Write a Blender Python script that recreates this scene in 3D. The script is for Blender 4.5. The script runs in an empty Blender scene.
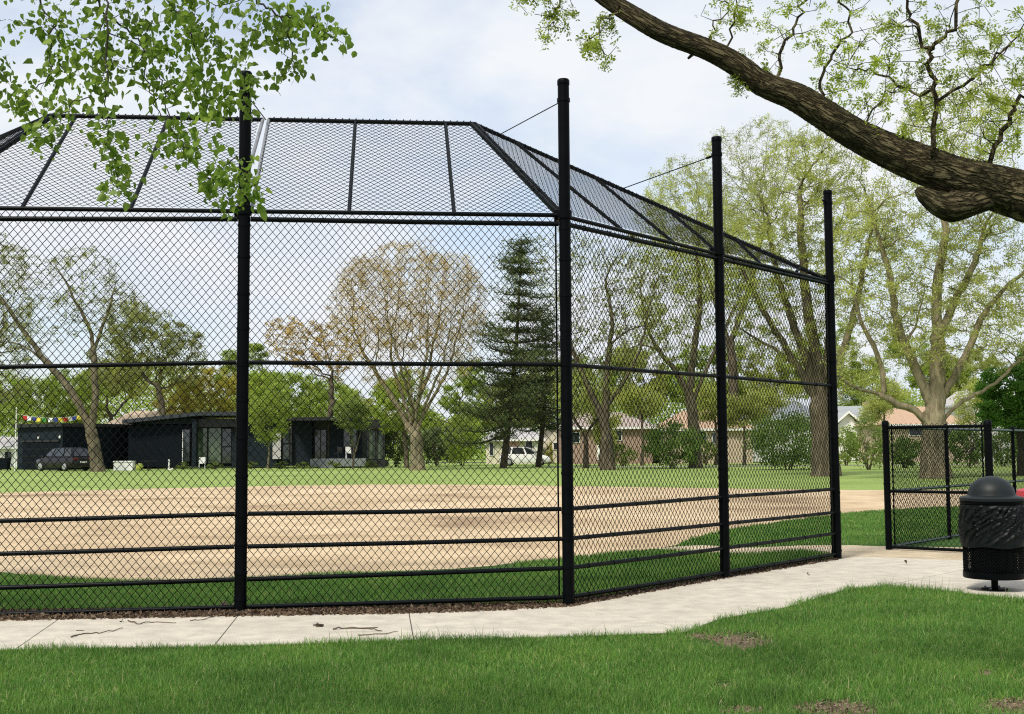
import bpy, bmesh, math, random
import numpy as np
from mathutils import Vector, Matrix, geometry
random.seed(7); RNG = np.random.default_rng(11)
C = bpy.context.scene.collection
sc = bpy.context.scene
R = math.radians

# ------------------------------------------------------------------ camera
F, PIT, ROL, H = 1207.3, 0.0762, 0.0068, 1.48
cd = bpy.data.cameras.new("camera"); cam = bpy.data.objects.new("camera", cd); C.objects.link(cam)
cd.sensor_width = 36; cd.lens = 36 * F / 1024; cd.clip_start = 0.05; cd.clip_end = 6000
cam.matrix_world = Matrix.Translation((0, 0, H)) @ Matrix.Rotation(math.pi / 2 + PIT, 4, 'X') @ Matrix.Rotation(-ROL, 4, 'Z')
sc.camera = cam
cp, sp, cr, sr = math.cos(PIT), math.sin(PIT), math.cos(ROL), math.sin(ROL)
def ray(px, py):
    a, b = px - 512, py - 357
    u, v = a * cr - b * sr, a * sr + b * cr
    up = -v / F
    return np.array([u / F, cp - sp * up, sp + cp * up])
def G(px, py):                       # the point of the ground seen there
    d = ray(px, py); t = -H / d[2]
    return np.array([d[0] * t, d[1] * t, 0.0])
def W(px, py, Y):                    # the point at distance Y seen there
    d = ray(px, py); t = Y / d[1]
    return np.array([d[0] * t, Y, H + d[2] * t])
def PX(p):                           # world points -> photograph coordinates
    p = np.asarray(p, float); x, y, z = p[..., 0], p[..., 1], p[..., 2] - H
    d = y * cp + z * sp; up = -y * sp + z * cp
    u, v = F * x / d, -F * up / d
    return 512 + u * cr + v * sr, 357 - u * sr + v * cr

# ------------------------------------------------------------------ materials
def newmat(name):
    m = bpy.data.materials.new(name); m.use_nodes = True
    nt = m.node_tree; b = nt.nodes["Principled BSDF"]
    return m, nt, b
def N(nt, t, **kw):
    n = nt.nodes.new(t)
    for k, v in kw.items(): setattr(n, k, v)
    return n
def ramp(nt, src, stops):
    r = N(nt, 'ShaderNodeValToRGB'); e = r.color_ramp.elements
    while len(e) < len(stops): e.new(0.5)
    for i, (p, c) in enumerate(stops):
        e[i].position = p; e[i].color = (*c, 1) if len(c) == 3 else c
    nt.links.new(src, r.inputs[0]); return r
def noise(nt, scale, detail=6, rough=0.6, vec=None, dist=0.0):
    n = N(nt, 'ShaderNodeTexNoise'); n.inputs['Scale'].default_value = scale
    n.inputs['Detail'].default_value = detail; n.inputs['Roughness'].default_value = rough
    n.inputs['Distortion'].default_value = dist
    if vec is None:
        tc = N(nt, 'ShaderNodeTexCoord'); vec = tc.outputs['Object']
    nt.links.new(vec, n.inputs['Vector']); return n
def mixc(nt, fac, a, b, mode='MIX'):
    m = N(nt, 'ShaderNodeMix', data_type='RGBA', blend_type=mode)
    for s, v in ((0, fac), (6, a), (7, b)):
        if hasattr(v, 'is_output'): nt.links.new(v, m.inputs[s])
        else: m.inputs[s].default_value = v if s == 0 else (*v, 1)
    return m.outputs[2]
def bump(nt, b, h, strength=0.3, dist=0.02):
    n = N(nt, 'ShaderNodeBump'); n.inputs['Strength'].default_value = strength
    n.inputs['Distance'].default_value = dist
    nt.links.new(h, n.inputs['Height']); nt.links.new(n.outputs[0], b.inputs['Normal'])
def mat(name, col, rough=0.7, var=0.25, scale=3.0, metal=0.0, bmp=0.0, bscale=None, bdist=0.02, spec=None, coat=0.0):
    m, nt, b = newmat(name)
    n = noise(nt, scale)
    lo = tuple(c * (1 - var) for c in col); hi = tuple(min(1, c * (1 + var)) for c in col)
    r = ramp(nt, n.outputs[0], [(0.3, lo), (0.7, hi)])
    nt.links.new(r.outputs[0], b.inputs['Base Color'])
    b.inputs['Roughness'].default_value = rough; b.inputs['Metallic'].default_value = metal
    if spec is not None: b.inputs['Specular IOR Level'].default_value = spec
    if coat: b.inputs['Coat Weight'].default_value = coat; b.inputs['Coat Roughness'].default_value = 0.06
    if bmp:
        n2 = noise(nt, bscale or scale * 4, 8)
        bump(nt, b, n2.outputs[0], bmp, bdist)
    return m
def leafmat(name, cols, trans=0.45, rough=0.55, patch=0.5, pscale=0.35):
    m, nt, b = newmat(name)
    geo = N(nt, 'ShaderNodeNewGeometry')
    r = ramp(nt, geo.outputs['Random Per Island'], [(i / max(1, len(cols) - 1), c) for i, c in enumerate(cols)])
    tc = N(nt, 'ShaderNodeTexCoord')
    n = noise(nt, pscale, 3, 0.5, tc.outputs['Object'])
    r2 = ramp(nt, n.outputs[0], [(0.35, (1 - patch * 0.6,) * 3), (0.65, (1 + patch * 0.3, 1 + patch * 0.3, 1))])
    col = mixc(nt, 1.0, r.outputs[0], r2.outputs[0], 'MULTIPLY')
    nt.links.new(col, b.inputs['Base Color']); b.inputs['Roughness'].default_value = rough
    b.inputs['Specular IOR Level'].default_value = 0.25
    t = N(nt, 'ShaderNodeBsdfTranslucent'); nt.links.new(col, t.inputs[0])
    mx = N(nt, 'ShaderNodeMixShader'); mx.inputs[0].default_value = trans
    nt.links.new(b.outputs[0], mx.inputs[1]); nt.links.new(t.outputs[0], mx.inputs[2])
    nt.links.new(mx.outputs[0], nt.nodes['Material Output'].inputs[0])
    return m
def barkmat(name, dark, light, scale=2.2, strength=0.8, bdist=0.05):
    m, nt, b = newmat(name)
    tc = N(nt, 'ShaderNodeTexCoord'); mp = N(nt, 'ShaderNodeMapping')
    mp.inputs['Scale'].default_value = (1, 1, 0.3); nt.links.new(tc.outputs['Object'], mp.inputs[0])
    n = noise(nt, scale * 4, 9, 0.72, mp.outputs[0], 0.6)
    n2 = noise(nt, scale * 0.6, 3)
    r = ramp(nt, n.outputs[0], [(0.36, dark), (0.62, light)])
    r2 = ramp(nt, n2.outputs[0], [(0.3, (0.75, 0.78, 0.72)), (0.7, (1.15, 1.1, 1.0))])
    nt.links.new(mixc(nt, 1, r.outputs[0], r2.outputs[0], 'MULTIPLY'), b.inputs['Base Color'])
    b.inputs['Roughness'].default_value = 0.95; b.inputs['Specular IOR Level'].default_value = 0.15
    bump(nt, b, n.outputs[0], strength, bdist)
    return m
def brickmat(name, c1, c2, mortar):
    m, nt, b = newmat(name)
    tc = N(nt, 'ShaderNodeTexCoord'); mp = N(nt, 'ShaderNodeMapping')
    mp.inputs['Rotation'].default_value = (R(90), 0, 0); nt.links.new(tc.outputs['Object'], mp.inputs[0])
    t = N(nt, 'ShaderNodeTexBrick'); t.inputs['Scale'].default_value = 3.0
    t.inputs['Color1'].default_value = (*c1, 1); t.inputs['Color2'].default_value = (*c2, 1); t.inputs['Mortar'].default_value = (*mortar, 1)
    nt.links.new(mp.outputs[0], t.inputs[0]); nt.links.new(t.outputs[0], b.inputs['Base Color'])
    b.inputs['Roughness'].default_value = 0.9
    return m

M = {}
M['steel'] = mat('black_vinyl_steel', (0.0022, 0.003, 0.0036), 0.42, 0.3, 6, spec=0.05, bmp=0.05, bscale=120, bdist=0.002)
M['rail'] = mat('black_rail_paint', (0.0028, 0.0042, 0.0048), 0.38, 0.35, 5, spec=0.09)
M['wire'] = mat('black_vinyl_wire', (0.0025, 0.0032, 0.0036), 0.5, 0.2, 4, spec=0.06)
M['galv'] = mat('grey_galvanised_pipe', (0.20, 0.21, 0.225), 0.5, 0.2, 8, metal=0.3)
M['darkgreen'] = mat('dark_green_rail', (0.016, 0.035, 0.033), 0.4, 0.3, 6)
M['bark_far'] = barkmat('grey_brown_bark', (0.045, 0.038, 0.028), (0.16, 0.135, 0.10), 1.3, 0.6)
M['bark_pale'] = barkmat('olive_grey_bark', (0.09, 0.08, 0.052), (0.27, 0.235, 0.165), 1.2, 0.6)
M['bark_mid'] = barkmat('grey_bark', (0.055, 0.047, 0.033), (0.19, 0.165, 0.118), 1.3, 0.6)
M['bark_dark'] = barkmat('dark_bark', (0.025, 0.021, 0.016), (0.085, 0.07, 0.05), 1.5, 0.6)
def limbmat():
    m, nt, b = newmat('furrowed_locust_bark')
    at = N(nt, 'ShaderNodeAttribute', attribute_name='grain'); mp = N(nt, 'ShaderNodeMapping'); mp.inputs['Scale'].default_value = (1, 1, 0.26); nt.links.new(at.outputs['Vector'], mp.inputs[0])
    n0 = noise(nt, 16, 4, .6, mp.outputs[0])
    off = N(nt, 'ShaderNodeMix', data_type='VECTOR'); off.inputs[0].default_value = .10; nt.links.new(mp.outputs[0], off.inputs[4]); nt.links.new(n0.outputs['Color'], off.inputs[5])
    v = N(nt, 'ShaderNodeTexVoronoi', feature='DISTANCE_TO_EDGE'); v.inputs['Scale'].default_value = 36; nt.links.new(off.outputs[1], v.inputs['Vector'])
    n1 = noise(nt, 46, 8, .75, mp.outputs[0]); n2 = noise(nt, 3.5, 4, .6, at.outputs['Vector'])
    rv = ramp(nt, v.outputs[0], [(0.0, (0, 0, 0)), (0.3, (1, 1, 1))])
    h = mixc(nt, .55, rv.outputs[0], n1.outputs[0])
    rc = ramp(nt, h, [(0.25, (0.022, 0.018, 0.011)), (0.45, (0.080, 0.066, 0.040)), (0.75, (0.20, 0.168, 0.108))])
    r2 = ramp(nt, n2.outputs[0], [(0.3, (0.7, 0.75, 0.62)), (0.7, (1.2, 1.12, 1.0))])
    nt.links.new(mixc(nt, 1, rc.outputs[0], r2.outputs[0], 'MULTIPLY'), b.inputs['Base Color']); b.inputs['Roughness'].default_value = .95; b.inputs['Specular IOR Level'].default_value = .12
    bump(nt, b, h, 1.0, .06); return m
M['bark_limb'] = limbmat()
M['twig'] = mat('brown_twig', (0.045, 0.033, 0.025), 0.9, 0.4, 10)
M['fallen'] = mat('grey_dead_twig', (0.10, 0.075, 0.055), 0.9, 0.4, 20)
LF = {
 'spring': leafmat('yellow_green_spring_leaf', [(0.40, 0.46, 0.12), (0.54, 0.58, 0.19), (0.46, 0.51, 0.14)], 0.58),
 'bright': leafmat('bright_spring_leaf', [(0.26, 0.38, 0.06), (0.40, 0.50, 0.10), (0.33, 0.43, 0.08)], 0.55),
 'olive': leafmat('olive_bud_leaf', [(0.24, 0.28, 0.08), (0.34, 0.37, 0.12), (0.28, 0.29, 0.09)], 0.45),
 'gold': leafmat('golden_bud_leaf', [(0.48, 0.47, 0.10), (0.58, 0.50, 0.12), (0.46, 0.45, 0.10)], 0.58),
 'tan': leafmat('tan_elm_buds', [(0.50, 0.35, 0.13), (0.62, 0.45, 0.18), (0.48, 0.38, 0.12)], 0.5),
 'dark': leafmat('dark_shrub_leaf', [(0.13, 0.22, 0.05), (0.21, 0.32, 0.08), (0.17, 0.26, 0.065)], 0.45),
 'mid': leafmat('mid_green_leaf', [(0.17, 0.25, 0.06), (0.26, 0.34, 0.09), (0.21, 0.28, 0.07)], 0.45),
 'pine': leafmat('pine_needles', [(0.085, 0.125, 0.05), (0.165, 0.205, 0.085), (0.12, 0.16, 0.065)], 0.35),
 'maple': leafmat('deep_green_maple_leaf', [(0.09, 0.22, 0.04), (0.16, 0.33, 0.06)], 0.5),
 'linden': leafmat('linden_leaf', [(0.12, 0.22, 0.03), (0.30, 0.42, 0.07), (0.17, 0.29, 0.035), (0.24, 0.36, 0.05)], 0.55, 0.45, 0.4, 2.5),
 'locust': leafmat('locust_leaflet', [(0.30, 0.40, 0.05), (0.46, 0.55, 0.09), (0.37, 0.47, 0.06)], 0.55, 0.5, 0.5, 1.5),
}

# ground materials
def groundmat(name, base_stops, s1, s2, fine, bstr=0.5, bd=0.03, rough=0.95, fv=0.2):
    m, nt, b = newmat(name)
    tc = N(nt, 'ShaderNodeTexCoord'); v = tc.outputs['Object']
    n1 = noise(nt, s1, 5, 0.6, v, 0.4); n2 = noise(nt, s2, 4, 0.6, v); n3 = noise(nt, fine, 6, 0.7, v)
    r1 = ramp(nt, n1.outputs[0], base_stops)
    r2 = ramp(nt, n2.outputs[0], [(0.35, (0.86, 0.86, 0.86)), (0.68, (1.12, 1.12, 1.1))])
    r3 = ramp(nt, n3.outputs[0], [(0.3, (1 - fv,) * 3), (0.7, (1 + fv * .9,) * 3)])
    c = mixc(nt, 1, mixc(nt, 1, r1.outputs[0], r2.outputs[0], 'MULTIPLY'), r3.outputs[0], 'MULTIPLY')
    nt.links.new(c, b.inputs['Base Color']); b.inputs['Roughness'].default_value = rough
    b.inputs['Specular IOR Level'].default_value = 0.15
    bump(nt, b, n3.outputs[0], bstr, bd)
    return m
M['outfield'] = groundmat('sun_lightened_outfield_grass', [(0.3, (0.18, 0.26, 0.065)), (0.55, (0.25, 0.335, 0.095)), (0.75, (0.33, 0.40, 0.14))], 0.05, 0.5, 6, 0.6, 0.05)  # glancing sun and haze over the far field are put into this lighter green
M['lawn'] = groundmat('lawn_thatch', [(0.3, (0.04, 0.09, 0.02)), (0.6, (0.06, 0.13, 0.026)), (0.8, (0.11, 0.145, 0.045))], 1.3, 6, 60, 0.8, 0.03)
M['dirt'] = groundmat('infield_clay',  [(0.30, (0.30, 0.215, 0.135)), (0.42, (0.46, 0.35, 0.22)), (0.55, (0.55, 0.43, 0.28)), (0.7, (0.62, 0.50, 0.34))], 0.22, 1.6, 25, 0.5, 0.02)
M['soil'] = groundmat('bare_soil', [(0.3, (0.13, 0.10, 0.07)), (0.6, (0.24, 0.185, 0.13)), (0.8, (0.33, 0.26, 0.19))], 6, 20, 90, 0.9, 0.02)
M['sand'] = groundmat('sandy_concrete', [(0.3, (0.38, 0.31, 0.21)), (0.6, (0.50, 0.42, 0.30)), (0.8, (0.56, 0.49, 0.37))], 1.5, 8, 60, 0.3, 0.01)
M['litter'] = groundmat('brown_mulch', [(0.3, (0.035, 0.026, 0.02)), (0.6, (0.085, 0.062, 0.046)), (0.8, (0.14, 0.105, 0.08))], 9, 30, 80, 1.0, 0.03)
M['concrete'] = groundmat('pale_concrete', [(0.28, (0.44, 0.405, 0.335)), (0.5, (0.50, 0.462, 0.39)), (0.75, (0.53, 0.492, 0.42))], 0.35, 5, 130, 0.08, 0.003, 0.85, 0.05)
M['joint'] = mat('dark_joint', (0.09, 0.08, 0.065), 0.95)
M['path'] = groundmat('pale_path', [(0.3, (0.34, 0.30, 0.25)), (0.7, (0.46, 0.42, 0.36))], 0.3, 2, 20, 0.3, 0.02)

# ------------------------------------------------------------------ mesh helpers
def bigmesh(name, V, faces, m, parent=None, smooth=False):
    V = np.ascontiguousarray(V, np.float32)
    if parent is not None: V = V - np.array(base_of(parent), np.float32)
    me = bpy.data.meshes.new(name); me.vertices.add(len(V)); me.vertices.foreach_set('co', V.ravel())
    li = np.concatenate([f.ravel() for f in faces]).astype(np.int32)
    tot = np.concatenate([np.full(len(f), f.shape[1], np.int32) for f in faces])
    st = np.concatenate([[0], np.cumsum(tot)[:-1]]).astype(np.int32)
    me.loops.add(len(li)); me.loops.foreach_set('vertex_index', li)
    me.polygons.add(len(tot)); me.polygons.foreach_set('loop_start', st)
    if smooth: me.polygons.foreach_set('use_smooth', np.ones(len(tot), bool))
    me.update(calc_edges=True); me.materials.append(m)
    o = bpy.data.objects.new(name, me); C.objects.link(o)
    if parent is not None: o.parent = parent
    return o
def base_of(o):
    p = np.zeros(3)
    while o is not None: p += np.array(o.location); o = o.parent
    return p
def tag(o, label=None, cat=None, group=None, kind=None):
    for k, v in (('label', label), ('category', cat), ('group', group), ('kind', kind)):
        if v: o[k] = v
    return o
def thing(name, label, cat, loc, group=None):
    o = bpy.data.objects.new(name, None); C.objects.link(o); o.location = [float(v) for v in loc]
    o.empty_display_size = 0.3
    return tag(o, label, cat, group)
class MB:
    def __init__(s): s.V = []; s.F = []; s.n = 0
    def add(s, V, Fs):
        V = np.asarray(V, float)
        s.V.append(V); s.F += [tuple(int(i) + s.n for i in f) for f in Fs]; s.n += len(V); return s
    def box(s, a, b, rot=0, about=None):
        x0, y0, z0 = a; x1, y1, z1 = b
        V = np.array([(x0, y0, z0), (x1, y0, z0), (x1, y1, z0), (x0, y1, z0), (x0, y0, z1), (x1, y0, z1), (x1, y1, z1), (x0, y1, z1)], float)
        if rot:
            c = np.array(about if about is not None else (a[0], a[1])); k, q = math.cos(rot), math.sin(rot)
            d = V[:, :2] - c; V[:, 0] = c[0] + d[:, 0] * k - d[:, 1] * q; V[:, 1] = c[1] + d[:, 0] * q + d[:, 1] * k
        return s.add(V, [(0, 3, 2, 1), (4, 5, 6, 7), (0, 1, 5, 4), (1, 2, 6, 5), (2, 3, 7, 6), (3, 0, 4, 7)])
    def tube(s, pts, rad, n=10, caps=True):
        V, Fs = tube_arrays(np.asarray(pts, float), np.broadcast_to(np.asarray(rad, float), (len(pts),)), n, caps)
        return s.add(V, Fs)
    def lathe(s, c, prof, n=32, cap0=True, cap1=True):
        V = []; Fs = []
        for r, z in prof:
            for i in range(n):
                a = 2 * math.pi * i / n; V.append((c[0] + r * math.cos(a), c[1] + r * math.sin(a), c[2] + z))
        for k in range(len(prof) - 1):
            for i in range(n):
                j = (i + 1) % n; Fs.append((k * n + i, k * n + j, (k + 1) * n + j, (k + 1) * n + i))
        if cap0: Fs.append(tuple(range(n))[::-1])
        if cap1: Fs.append(tuple(range((len(prof) - 1) * n, len(prof) * n)))
        return s.add(V, Fs)
    def prism(s, poly, vec):                # a polygon pushed along vec
        P = np.asarray(poly, float); n = len(P); V = np.vstack([P, P + np.asarray(vec, float)])
        return s.add(V, [tuple(range(n))[::-1], tuple(range(n, 2 * n))] + [(i, (i + 1) % n, n + (i + 1) % n, n + i) for i in range(n)])
    def build(s, name, m, parent=None, smooth=False):
        V = np.vstack(s.V)
        if parent is not None: V = V - base_of(parent)
        me = bpy.data.meshes.new(name); me.from_pydata(V.tolist(), [], s.F); me.update()
        if smooth:
            me.polygons.foreach_set('use_smooth', np.ones(len(me.polygons), bool))
            me.set_sharp_from_angle(angle=R(40))
        bm = bmesh.new(); bm.from_mesh(me); bmesh.ops.recalc_face_normals(bm, faces=bm.faces); bm.to_mesh(me); bm.free()
        me.materials.append(m); o = bpy.data.objects.new(name, me); C.objects.link(o)
        if parent is not None: o.parent = parent
        return o
def frames(P):
    T = np.gradient(P, axis=0) if len(P) > 2 else np.repeat((P[-1:] - P[:1]), len(P), 0)
    T /= np.linalg.norm(T, axis=1, keepdims=True) + 1e-9
    ref = np.array([0.31, 0.17, 0.93]) if abs(T[0] @ np.array([0.31, 0.17, 0.93])) < 0.9 else np.array([0.9, 0.3, 0.1])
    A = np.zeros_like(P); u = np.cross(T[0], ref); u /= np.linalg.norm(u)
    for i in range(len(P)):
        u = u - T[i] * (u @ T[i]); u /= np.linalg.norm(u) + 1e-9; A[i] = u
    return A, np.cross(T, A)
def tube_arrays(P, r, n, caps=True, rough=0.0):
    A, B = frames(P); a = np.arange(n) * 2 * math.pi / n
    rr = r[:, None] * (1 + (RNG.normal(0, rough, (len(P), n)) if rough else 0))
    V = P[:, None] + rr[..., None] * (A[:, None] * np.cos(a)[None, :, None] + B[:, None] * np.sin(a)[None, :, None])
    k = np.arange(len(P) - 1)[:, None]; i = np.arange(n)[None]; j = (i + 1) % n
    Fq = np.stack(np.broadcast_arrays(k * n + i, k * n + j, (k + 1) * n + j, (k + 1) * n + i), -1).reshape(-1, 4)
    Fs = [tuple(f) for f in Fq]
    if caps: Fs += [tuple(range(n))[::-1], tuple(range((len(P) - 1) * n, len(P) * n))]
    return V.reshape(-1, 3), Fs
def tubes(polys, rads, nfun):              # many quad tubes as arrays
    VV, FF, off = [], [], 0
    for P, r in zip(polys, rads):
        n = nfun(r.max()); A, B = frames(P); a = np.arange(n) * 2 * math.pi / n
        V = P[:, None] + r[:, None, None] * (A[:, None] * np.cos(a)[None, :, None] + B[:, None] * np.sin(a)[None, :, None])
        k = np.arange(len(P) - 1)[:, None]; i = np.arange(n)[None]; j = (i + 1) % n
        FF.append(off + np.stack(np.broadcast_arrays(k * n + i, k * n + j, (k + 1) * n + j, (k + 1) * n + i), -1).reshape(-1, 4))
        VV.append(V.reshape(-1, 3)); off += V.shape[0] * n
    return np.vstack(VV), np.vstack(FF)
def sheet(name, pts, z, m, kind='structure', label=None, cat=None):
    P = [Vector((p[0], p[1], z)) for p in pts]
    tri = geometry.tessellate_polygon([P])
    me = bpy.data.meshes.new(name); me.from_pydata([tuple(p) for p in P], [], tri); me.update()
    bm = bmesh.new(); bm.from_mesh(me)
    for f in bm.faces:
        f.normal_update()
        if f.normal.z < 0: f.normal_flip()
    bm.to_mesh(me); bm.free(); me.materials.append(m)
    o = bpy.data.objects.new(name, me); C.objects.link(o); o['kind'] = kind
    return tag(o, label, cat)
def smooth_line(pts, k=6, jit=0.0):
    pts = np.asarray(pts, float); out = []
    for i in range(len(pts) - 1):
        p0, p1, p2, p3 = pts[max(0, i - 1)], pts[i], pts[i + 1], pts[min(len(pts) - 1, i + 2)]
        for t in np.arange(k) / k:
            out.append(0.5 * (2 * p1 + (p2 - p0) * t + (2 * p0 - 5 * p1 + 4 * p2 - p3) * t * t + (3 * p1 - p0 - 3 * p2 + p3) * t ** 3))
    out.append(pts[-1]); out = np.array(out)
    if jit: out[1:-1] += RNG.normal(0, jit, out[1:-1].shape)
    return out

# ------------------------------------------------------------------ world, sun
SUN_EL, SUN_AZ = R(52), R(215)              # behind the camera and to the left
w = bpy.data.worlds.new("World"); sc.world = w; w.use_nodes = True; nt = w.node_tree
bg = nt.nodes['Background']; out = nt.nodes['World Output']
sky = N(nt, 'ShaderNodeTexSky', sky_type='NISHITA'); sky.sun_disc = False
sky.sun_elevation = SUN_EL; sky.sun_rotation = SUN_AZ; sky.dust_density = 1.5
nt.links.new(sky.outputs[0], bg.inputs[0]); bg.inputs[1].default_value = 0.11
tc = N(nt, 'ShaderNodeTexCoord'); mp = N(nt, 'ShaderNodeMapping'); mp.inputs['Scale'].default_value = (1, 1, 2.2)
mp.inputs['Location'].default_value = (0.35, 0.2, 0.1)
nt.links.new(tc.outputs['Generated'], mp.inputs[0])
n1 = noise(nt, 2.6, 7, 0.55, mp.outputs[0], 0.3); n2 = noise(nt, 5.5, 6, 0.6, mp.outputs[0], 0.2)
cov = ramp(nt, n1.outputs[0], [(0.34, (0.42, 0.42, 0.42)), (0.54, (1, 1, 1))])
tone = ramp(nt, n2.outputs[0], [(0.3, (0.76, 0.84, 0.95)), (0.6, (0.93, 0.96, 1.0))])
bg2 = N(nt, 'ShaderNodeBackground'); bg2.inputs[1].default_value = 0.54
nt.links.new(tone.outputs[0], bg2.inputs[0])
mx = N(nt, 'ShaderNodeMixShader'); nt.links.new(cov.outputs[0], mx.inputs[0])
nt.links.new(bg.outputs[0], mx.inputs[1]); nt.links.new(bg2.outputs[0], mx.inputs[2]); nt.links.new(mx.outputs[0], out.inputs[0])
sd = bpy.data.lights.new("sun", 'SUN'); sd.energy = 2.2; sd.angle = R(10); sd.color = (1, 0.93, 0.82)
so = bpy.data.objects.new("sun", sd); C.objects.link(so)
sdir = Vector((math.sin(SUN_AZ) * math.cos(SUN_EL), math.cos(SUN_AZ) * math.cos(SUN_EL), math.sin(SUN_EL)))
so.rotation_euler = sdir.to_track_quat('Z', 'Y').to_euler()
vs = sc.view_settings; vs.view_transform = 'Standard'; vs.look = 'None'; vs.gamma = 1; vs.exposure = 0.85; vs.use_curve_mapping = False
sc.cycles.use_denoising = False; sc.cycles.pixel_filter_type = 'BLACKMAN_HARRIS'; sc.cycles.filter_width = 1.15
sc.cycles.max_bounces = 8; sc.cycles.transparent_max_bounces = 8

# ------------------------------------------------------------------ ground
def gl(pp): return [G(*p)[:2] for p in pp]
sheet('ground', [(-3000, -300), (3000, -300), (3000, 4000), (-3000, 4000)], 0.0, M['outfield'])
sheet('lawn', [(-40, -25), (40, -25), (40, 31), (-40, 31)], 0.002, M['lawn'])
near_px = [(-260, 552), (-120, 558), (-60, 565), (0, 572), (40, 577), (85, 580.5), (160, 582), (240, 580), (300, 576.5), (350, 573), (454, 569), (520, 563), (577, 558), (640, 551), (677, 545)]
wedge_px = [(690, 539), (730, 530.5), (790, 521), (840, 514.5), (885, 511), (960, 507), (1080, 502), (1300, 497)]
far_px = [(1300, 487), (1100, 488), (1000, 489), (860, 490), (700, 488), (560, 486), (400, 484.5), (250, 486.5), (100, 490), (0, 493), (-100, 496), (-300, 503)]
near_l = smooth_line(gl(near_px), 5, 0.03); wedge_l = smooth_line(gl(wedge_px), 5, 0.05); far_l = smooth_line(gl(far_px), 4, 0.1)
sheet('infield_dirt', np.vstack([near_l, wedge_l, far_l]), 0.004, M['dirt'])
apath = gl([(655, 549), (700, 545.5), (740, 548), (800, 546), (842, 545.5), (900, 547), (1000, 548), (1120, 549), (1120, 558), (960, 558), (905, 556), (860, 555), (838, 556), (800, 551.5), (745, 554.5), (700, 553)])
sheet('worn_path', smooth_line(apath + [apath[0]], 4, 0.015)[:-1], 0.006, M['sand'])
apron = gl([(838, 554), (858, 552.5), (905, 553), (960, 555), (1040, 557), (1200, 560), (1200, 574), (1040, 566), (960, 563), (905, 560), (860, 558.5), (840, 561)])
sheet('path', apron, 0.008, M['sand'])
# far path in front of the houses
sheet('footpath', [W(548, 460, 96)[:2], W(1300, 460, 96)[:2], W(1300, 460, 99.5)[:2], W(548, 460, 99.5)[:2]], 0.008, M['path'])
sheet('road', [(-200, 135), (200, 135), (200, 142), (-200, 142)], 0.012, mat('road_asphalt', (0.06, 0.06, 0.062), 0.9))

# sidewalk: one concrete sheet cut along its joints, raised from the lawn
near_edge = [(-260, 664), (0, 652), (200, 648.5), (400, 642.5), (560, 638.5), (655, 635), (688, 633), (716, 622), (750, 615.5), (786, 609), (826, 597), (850, 590.5), (884, 588.5), (920, 590.5), (960, 594), (1024, 601), (1250, 628)]
far_edge = [(1250, 572), (1024, 564), (960, 562), (905, 559.5), (860, 558), (840, 560.5), (728, 579), (574, 607.5), (560, 608.5), (500, 611.5), (415, 615), (240, 618), (100, 620.5), (0, 622.5), (-260, 630)]
walk = np.vstack([smooth_line(gl(near_edge), 3), gl(far_edge)])
bm = bmesh.new()
P = [Vector((p[0], p[1], 0.014)) for p in walk]
vs_ = [bm.verts.new(p) for p in P]
for t in geometry.tessellate_polygon([P]):
    try: bm.faces.new([vs_[i] for i in t])
    except ValueError: pass
for f in bm.faces:
    f.normal_update()
    if f.normal.z < 0: f.normal_flip()
JL = [((24.6, 645), (59, 621)), ((218, 643), (238, 617.7)), ((409, 615), (412, 632)), ((577.6, 607), (677, 629)), ((911, 582), (960, 572)), ((-190, 652), (-120, 626)), ((735, 580), (830, 594))]
strips = []
for a, b in JL:
    pa, pb = G(*a), G(*b); d = (pb - pa); d /= np.linalg.norm(d); n = np.array([-d[1], d[0], 0])
    for s in (-0.005, 0.005):
        bmesh.ops.bisect_plane(bm, geom=bm.verts[:] + bm.edges[:] + bm.faces[:], plane_co=Vector(pa + n * s), plane_no=Vector(n), dist=1e-6)
    strips.append((pa, n, pb))
dead = []
for f in bm.faces:
    c = np.array(f.calc_center_median())
    for pa, n, pb in strips:
        if abs((c - pa)[:2] @ n[:2]) < 0.0049 and np.linalg.norm(c[:2] - (pa + pb)[:2] / 2) < 2.5: dead.append(f); break
bmesh.ops.delete(bm, geom=dead, context='FACES')
ex = bmesh.ops.extrude_face_region(bm, geom=bm.faces[:])
for v in [g for g in ex['geom'] if isinstance(g, bmesh.types.BMVert)]: v.co.z = 0.018
for v in bm.verts:
    if v.co.z < 0.017: v.co.z = 0.0105
me = bpy.data.meshes.new('sidewalk'); bm.to_mesh(me); bm.free(); me.materials.append(M['concrete'])
o = bpy.data.objects.new('sidewalk', me); C.objects.link(o); o['kind'] = 'structure'
sheet('joint_bed', [p * 1.0 for p in walk], 0.012, M['joint'])

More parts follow.
